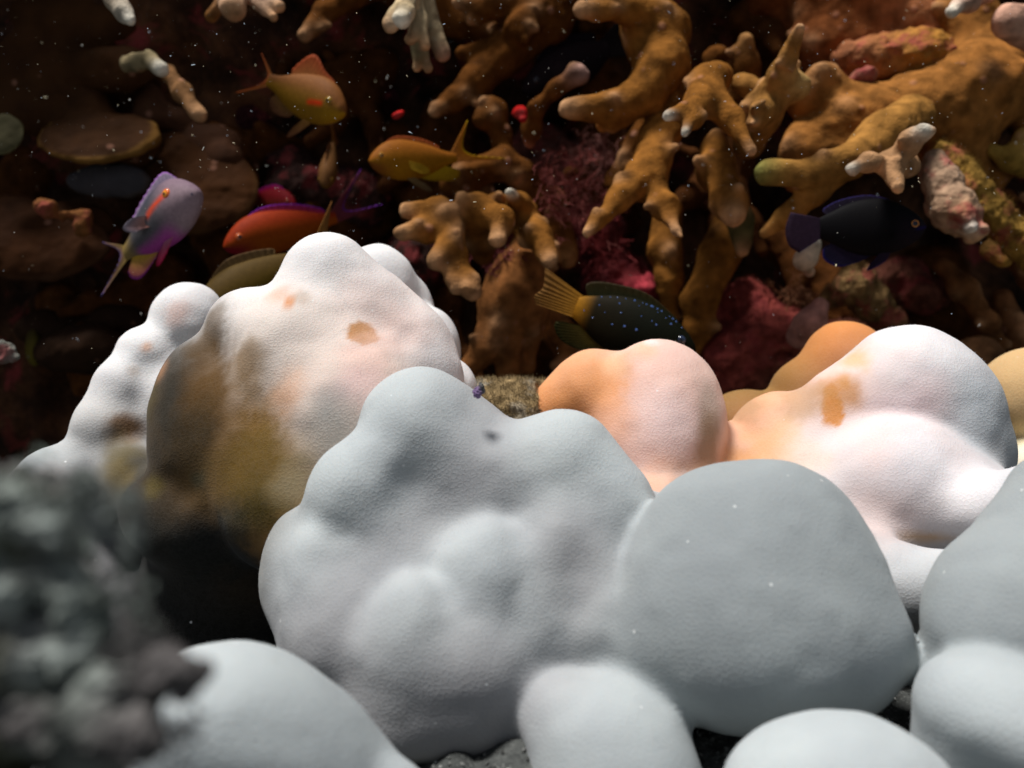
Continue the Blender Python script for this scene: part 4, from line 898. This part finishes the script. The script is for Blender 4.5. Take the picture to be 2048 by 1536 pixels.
def eyering(f, x, z, r, tr, col_):
    xs, tp, bt, hw = f.p; W_ = spline(xs, hw, np.array([x]))[0]; zc = (spline(xs, tp, np.array([x]))[0]+spline(xs, bt, np.array([x]))[0])/2; zr = (spline(xs, tp, np.array([x]))[0]-spline(xs, bt, np.array([x]))[0])/2
    y0 = f.cs*(W_*max(.2, 1-((z-zc)/zr)**2)**.57+.008)
    P_ = [[x+(r+tr*math.cos(b))*math.cos(a), y0+tr*math.sin(b), z+(r+tr*math.cos(b))*math.sin(a)] for a in np.linspace(0, 2*math.pi, 32, endpoint=False) for b in np.linspace(0, 2*math.pi, 8, endpoint=False)]
    i = np.arange(256).reshape(32, 8); F = [(int(i[a, b]), int(i[a, (b+1) % 8]), int(i[(a+1) % 32, (b+1) % 8]), int(i[(a+1) % 32, b])) for a in range(32) for b in range(8)]
    link('eye_ring', new_mesh('eye_ring', f.tf(P_), F, M_EYE, None, np.array([col_])), f.root)
eyering(f, .865, .01, .030, .0045, (.55, .22, .03))
f = Fish('dark olive fish with bright blue dots and a yellow tail, behind the pink lobe', 'fish', (1392, 702, 1.10), (1152, 612, 1.12), name='blue_dotted_fish')
SPOT = [(784, 345), (876, 347), (1127, 395), (1218, 402), (966, 436), (756, 450), (1170, 462), (1322, 445), (816, 527), (982, 535), (1361, 530), (1192, 573), (889, 654), (1019, 675), (1444, 593), (1300, 625), (1345, 664), (1141, 713), (1440, 420), (1280, 360), (1340, 357), (1520, 478), (1495, 655), (684, 578), (592, 502), (1050, 335), (970, 300), (1535, 550), (1610, 690), (1400, 385), (1560, 600)]
inv = np.array(f.root.matrix_world.inverted())
def loc(sx, sy):
    P_ = at(1050+sx/5.12, 520+sy/5.12, 1.09); q = inv@np.append(P_, 1); return q[0]/f.L, q[2]/f.L
SPL = [loc(a, b) for a, b in SPOT]
def colo(x, zn, z):
    c = lerp((.010, .007, .002), (.004, .005, .002), sm(x, .1, .6)); y_ = 1-sm(x, -.02, .16); c = c*(1-y_[:, None])+np.array((.34, .15, .010))*y_[:, None]
    return c
f.body([(a, b*.82, c*.92, d) for a, b, c, d in DAMS], colo, n=120, m=90)
# the dots: small raised scales
def dots(f, pts, r):
    xs, tp, bt, hw = f.p; V = []; F = []
    for (x, z) in pts:
        if not 0 < x < .99: continue
        W_, T_, B_ = [spline(xs, q, np.array([x]))[0] for q in (hw, tp, bt)]; zc, zr = (T_+B_)/2, (T_-B_)/2
        zz = np.clip((z-zc)/zr, -.9, .9); y0 = f.cs*W_*max(.05, 1-zz**2)**.57; rr = r*random.uniform(.45, 1.2); o = len(V)
        V.append([x, y0+f.cs*.006, zc+zz*zr]); n_ = 8
        for a in range(n_): V.append([x+rr*math.cos(a*6.283/n_), y0+f.cs*.001, zc+zz*zr+rr*math.sin(a*6.283/n_)])
        F += [(o, o+1+a, o+1+(a+1) % n_) for a in range(n_)]
    o_ = link('blue_spots', new_mesh('blue_spots', f.tf(V), F, M_EYE, None, np.array([(.07, .15, .42)])), f.root); o_['kind'] = 'stuff'
dots(f, SPL, .0085)
f.fin('dorsal_fin', [(.80, .16), (.5, .22), (.25, .18), (.06, .10)], [(.72, .22), (.48, .29), (.2, .27), (-.04, .24)], (.012, .013, .004), (.02, .014, .003), c2=(.03, .02, .01))
f.fin('tail_fin', [(.04, .09), (.02, 0), (.04, -.09)], [(-.34, .20), (-.30, .05), (-.34, -.04), (-.30, -.10)], (.26, .12, .012), (.13, .06, .015), th=.02, rays=9)
f.fin('anal_fin', [(.45, -.24), (.25, -.21), (.1, -.13)], [(.22, -.33), (.0, -.30), (-.22, -.17)], (.05, .035, .005), (.02, .02, .005))
f.eye(.86, .03, .04, (.02, .03, .06))
f = Fish('black silhouetted fish behind the thick curving coral arm', 'fish', (1045, 182, 1.45), (1215, 95, 1.50), name='dark_fish')
f.body([(a, b*.75, c*.8, d) for a, b, c, d in DAMS], lambda x, zn, z: lerp((.010, .006, .008), (.018, .010, .012), sm(zn, -.5, .5)))
f.fin('tail_fin', [(.04, .09), (.02, 0), (.04, -.09)], [(-.28, .2), (-.2, .0), (-.28, -.2)], (.01, .006, .006), (.01, .006, .006), th=.02)
f.fin('dorsal_fin', [(.76, .17), (.45, .2), (.1, .1)], [(.66, .24), (.42, .28), (.0, .2)], (.01, .006, .008), (.01, .006, .01)); f.eye(.86, .02, .035, (.02, .015, .02))
f = Fish('tiny dim yellowish fish beside the grey sponge ball, far left', 'fish', (72, 728, 1.45), (62, 640, 1.5), name='yellowish_fish')
f.body([(a, b*1.2, c*1.2, d*1.2) for a, b, c, d in ANTH], lambda x, zn, z: lerp((.05, .035, .01), (.10, .075, .01), sm(x, .3, .9)))
f.fin('tail_fin', [(.04, .07), (.02, 0), (.04, -.07)], [(-.3, .2), (-.1, .0), (-.3, -.2)], (.05, .03, .01), (.05, .03, .01), th=.02); f.eye(.86, .02, .04, (.1, .08, .02))

# ------------------------------------------------------------------ turf rock between the colonies, algae, sponge, drifting specks
M_TURF = vc_mat('turf algae', nscale=90, nstr=.5, rough=.95, bump=1.0, bdist=.002, bscale=300, spec=.15, mottle=((.42, .40, .34), .5))
tp_ = [E(1025, 850, 1.0, 95, 88), E(960, 830, 1.0, 60, 70), E(1080, 830, 1.02, 60, 62), E(1030, 960, .98, 130, 120)]
for q in tp_: q['col'] = (.30, .21, .10)
coral_thing('turf_rock', 'brown speckled turf-covered rock in the notch behind the grey crown lobe', 'rock', tp_, .004, M_TURF, 'rock', tp_[0]['c'], lambda P_: fbm(P_, 60, 3, 8)*.004, .006, gcol=(.3, .21, .1), single=True, fuzz=(420000, .004, .0003))
def filigree(label, cx, cy, d, R, n, col_, name='branching_algae', seed=1, th=.0011):
    rg = np.random.default_rng(seed); V = []; F = []; C = []
    base = at(cx, cy, d)
    def seg(a, b, r1, r2):
        D = b-a; D /= np.linalg.norm(D)+1e-9; t1 = np.cross(D, [.3, .5, .8]); t1 /= np.linalg.norm(t1); t2 = np.cross(D, t1); o = len(V)
        for P_, r_ in ((a, r1), (b, r2)):
            for q in range(5): V.append(P_+r_*(math.cos(q*1.2566)*t1+math.sin(q*1.2566)*t2))
        for q in range(5): F.append((o+q, o+(q+1) % 5, o+5+(q+1) % 5, o+5+q))
        F.append((o+9, o+8, o+7, o+6, o+5))
    def grow(P_, D, L_, r_, lv):
        for _ in range(3):
            D2 = D+rg.normal(size=3)*.35; D2 /= np.linalg.norm(D2); Q_ = P_+D2*L_; seg(P_, Q_, r_, r_*.85); P_, D = Q_, D2; r_ *= .85
            if lv > 0 and rg.random() < .8:
                D3 = D+rg.normal(size=3)*.8; grow(P_, D3/np.linalg.norm(D3), L_*.75, r_*.85, lv-1)
    for i in range(n):
        o = np.array([rg.normal(), rg.normal()])*.45
        s_ = base+RGT*o[0]*R*d*K+UPV*o[1]*R*d*K; D = RGT*rg.normal()*.8+UPV*rg.normal()*.7-FWD*(.5+rg.random()); grow(s_, D/np.linalg.norm(D), R*d*K*.13, th, 3)
    cc = np.array(col_)*(.6+.8*rg.random((len(V), 1)))
    return tag(link(name, new_mesh(name, np.array(V), F, M_CRUST2, None, cc, origin=base), loc=base), label, 'algae')
M_CRUST2 = vc_mat('pink algae', nscale=90, nstr=.3, rough=.8, bump=.3, bdist=.001, bscale=300, spec=.2)
filigree('fine pink branching algae tuft left of the wishbone coral', 1145, 395, 1.40, 75, 60, (.34, .09, .075), seed=3)
filigree('dim reddish branching algae under the left leg of the wishbone coral', 1200, 520, 1.44, 60, 34, (.26, .035, .035), seed=5)
filigree('dusky pink algae fuzz above the pink branching tuft', 1190, 330, 1.46, 60, 40, (.20, .075, .06), seed=7)
filigree('brown branching algae tuft beside the white stub, lower right', 1600, 600, 1.40, 50, 34, (.26, .11, .05), seed=9)
filigree('small reddish algae on the finger spray rock', 990, 520, 1.36, 40, 24, (.26, .06, .06), seed=11)

M_SP = vc_mat('grey sponge', nscale=160, nstr=.5, rough=.95, bump=.8, bdist=.002, bscale=200, spec=.1)
sp = []; rr = random.Random(4)
def sprim(px, py, d, r_, c): q = E(px, py, d, r_*rr.uniform(.7, 1.5), r_*rr.uniform(.7, 1.5), g=0, k=.007, rot=rr.uniform(0, 180)); q['col'] = c; sp.append(q)
for i in range(230):
    a = rr.random(); py = 990+560*rr.random(); wmax = 40+180*math.sin(min(1, (py-960)/360)*1.57)
    px = -60+(wmax+60)*rr.random()
    sprim(px, py, .285+rr.uniform(-.02, .02), rr.uniform(12, 34), rr.choice([(.15, .18, .155), (.26, .29, .26), (.14, .132, .13), (.40, .44, .41), (.06, .062, .03)]))
for (x0, y0, x1, y1, n_, d_) in ((180, 1400, 330, 1352, 8, .27), (330, 1350, 385, 1345, 4, .265), (60, 1450, 300, 1480, 12, .26), (100, 1000, 190, 985, 4, .29), (-20, 960, 120, 985, 6, .29)):
    for i in range(n_):
        t_ = i/(n_-1); sprim(x0+(x1-x0)*t_+rr.uniform(-8, 8), y0+(y1-y0)*t_+rr.uniform(-10, 10), d_, rr.uniform(16, 30), rr.choice([(.085, .078, .076), (.08, .09, .08), (.14, .13, .125)]))
coral_thing('knobbly_sponge', 'blurred grey green knobbly sponge close to the camera at the lower left', 'sponge', sp, .0013, M_SP, 'sponge', at(120, 1500, .285), lambda P_: fbm(P_, 190, 3, 4)*.0022, .003, gcol=(.15, .17, .14), soft=.002, single=True)
spo = bpy.data.objects['knobbly_sponge']
def tuft(cx, cy, d, R, n, col_, seed):
    o = filigree('x', cx, cy, d, R, n, col_, name='twig_tuft', seed=seed, th=.00055)
    del o['label']; del o['category']; b_ = o.location.copy(); o.parent = spo; o.location = b_-spo.location
for i, (cx, cy, R, n, c) in enumerate(((230, 1050, 70, 26, (.24, .27, .25)), (250, 1180, 60, 26, (.2, .23, .2)), (270, 1320, 70, 26, (.22, .21, .2)), (380, 1345, 45, 22, (.26, .24, .24)), (320, 1470, 80, 36, (.20, .18, .18)), (150, 1000, 80, 26, (.24, .27, .25)), (200, 1440, 70, 26, (.22, .22, .21)), (50, 970, 60, 20, (.2, .24, .2)))):
    tuft(cx, cy, .27, R, n, c, 40+i)
# small tube worm on the crown lobe
wv = [E(955, 785, .752, 9, 12, k=.002), E(964, 776, .752, 5, 12, rot=-20, k=.002)]
for q in wv: q['col'] = (.20, .13, .26)
wv[1]['col'] = (.10, .10, .09)
coral_thing('tube_worm', 'tiny violet and grey worm tuft on the right edge of the grey crown lobe', 'worm', wv, .0007, M_CRUST2, 'worm', wv[0]['c'], lambda P_: fbm(P_, 700, 2, 4)*.0007, .001, gcol=(.2, .15, .25), soft=.001, single=True)

# loose rubble on the seabed
def scatter(name, label, kind, n, fn, size, col_, mat, cat=None, squash=(1, 1, 1)):
    rg = np.random.default_rng(12); ico = bmesh.new(); bmesh.ops.create_icosphere(ico, subdivisions=1, radius=1)
    bv = np.array([v.co[:] for v in ico.verts]); bf = np.array([[v.index for v in f_.verts] for f_ in ico.faces]); ico.free()
    P_ = fn(rg, n); V = []; F = []; C = []
    for i, p in enumerate(P_):
        s_ = size(rg); R_ = np.linalg.qr(rg.normal(size=(3, 3)))[0]; v = bv*np.array(squash if not callable(squash) else squash(rg))*s_*(1+.25*rg.normal(size=(len(bv), 1)))
        V.append(v@R_.T+p); F.append(bf+i*len(bv)); c = col_(rg); C.append(np.repeat([c], len(bv), 0))
    o = link(name, new_mesh(name, np.concatenate(V), np.concatenate(F), mat, None, np.concatenate(C), smooth=kind != 'g'))
    return tag(o, label, cat, kind='stuff')
def gpos(rg, n):
    x = rg.uniform(-.5, .75, n); y = rg.uniform(.35, .95, n); return seabed_fn(x, y)
M_GR = vc_mat('gravel grain', nscale=100, nstr=.4, rough=.9, bump=.3, bdist=.001, bscale=300, spec=.2)
scatter('gravel', 'dark gravel and broken shell bits in the gaps between the corals', 's', 9000, gpos, lambda rg: rg.uniform(.0008, .0032), lambda rg: np.array([1, 1.02, .96])*rg.choice([.06, .12, .25, .5], p=[.4, .35, .2, .05]), M_GR, 'gravel', lambda rg: (1, rg.uniform(.3, 1), rg.uniform(.2, .8)))
M_SN = vc_mat('drifting speck', nscale=100, nstr=.1, rough=.6, bump=.0, bdist=.001, bscale=300, spec=.5)
def spos(rg, n):
    d_ = rg.uniform(.6, 1.32, n); px = rg.uniform(-100, 2150, n); py = rg.uniform(-60, 760, n)**1.0
    return np.array([at(a, b, c) for a, b, c in zip(px, np.where(d_ < .95, py*.55, py), d_)])
scatter('drifting_specks', 'tiny pale particles drifting in the water over the reef', 's', 1500, spos, lambda rg: .00013+.0005*rg.random()**5, lambda rg: np.array(rg.choice([[.8, .78, .7], [.7, .8, .9], [.8, .7, .45]])), M_SN, 'particles', lambda rg: (1, 1, 1+4*(rg.random() < .15)))
#@@NEXT3
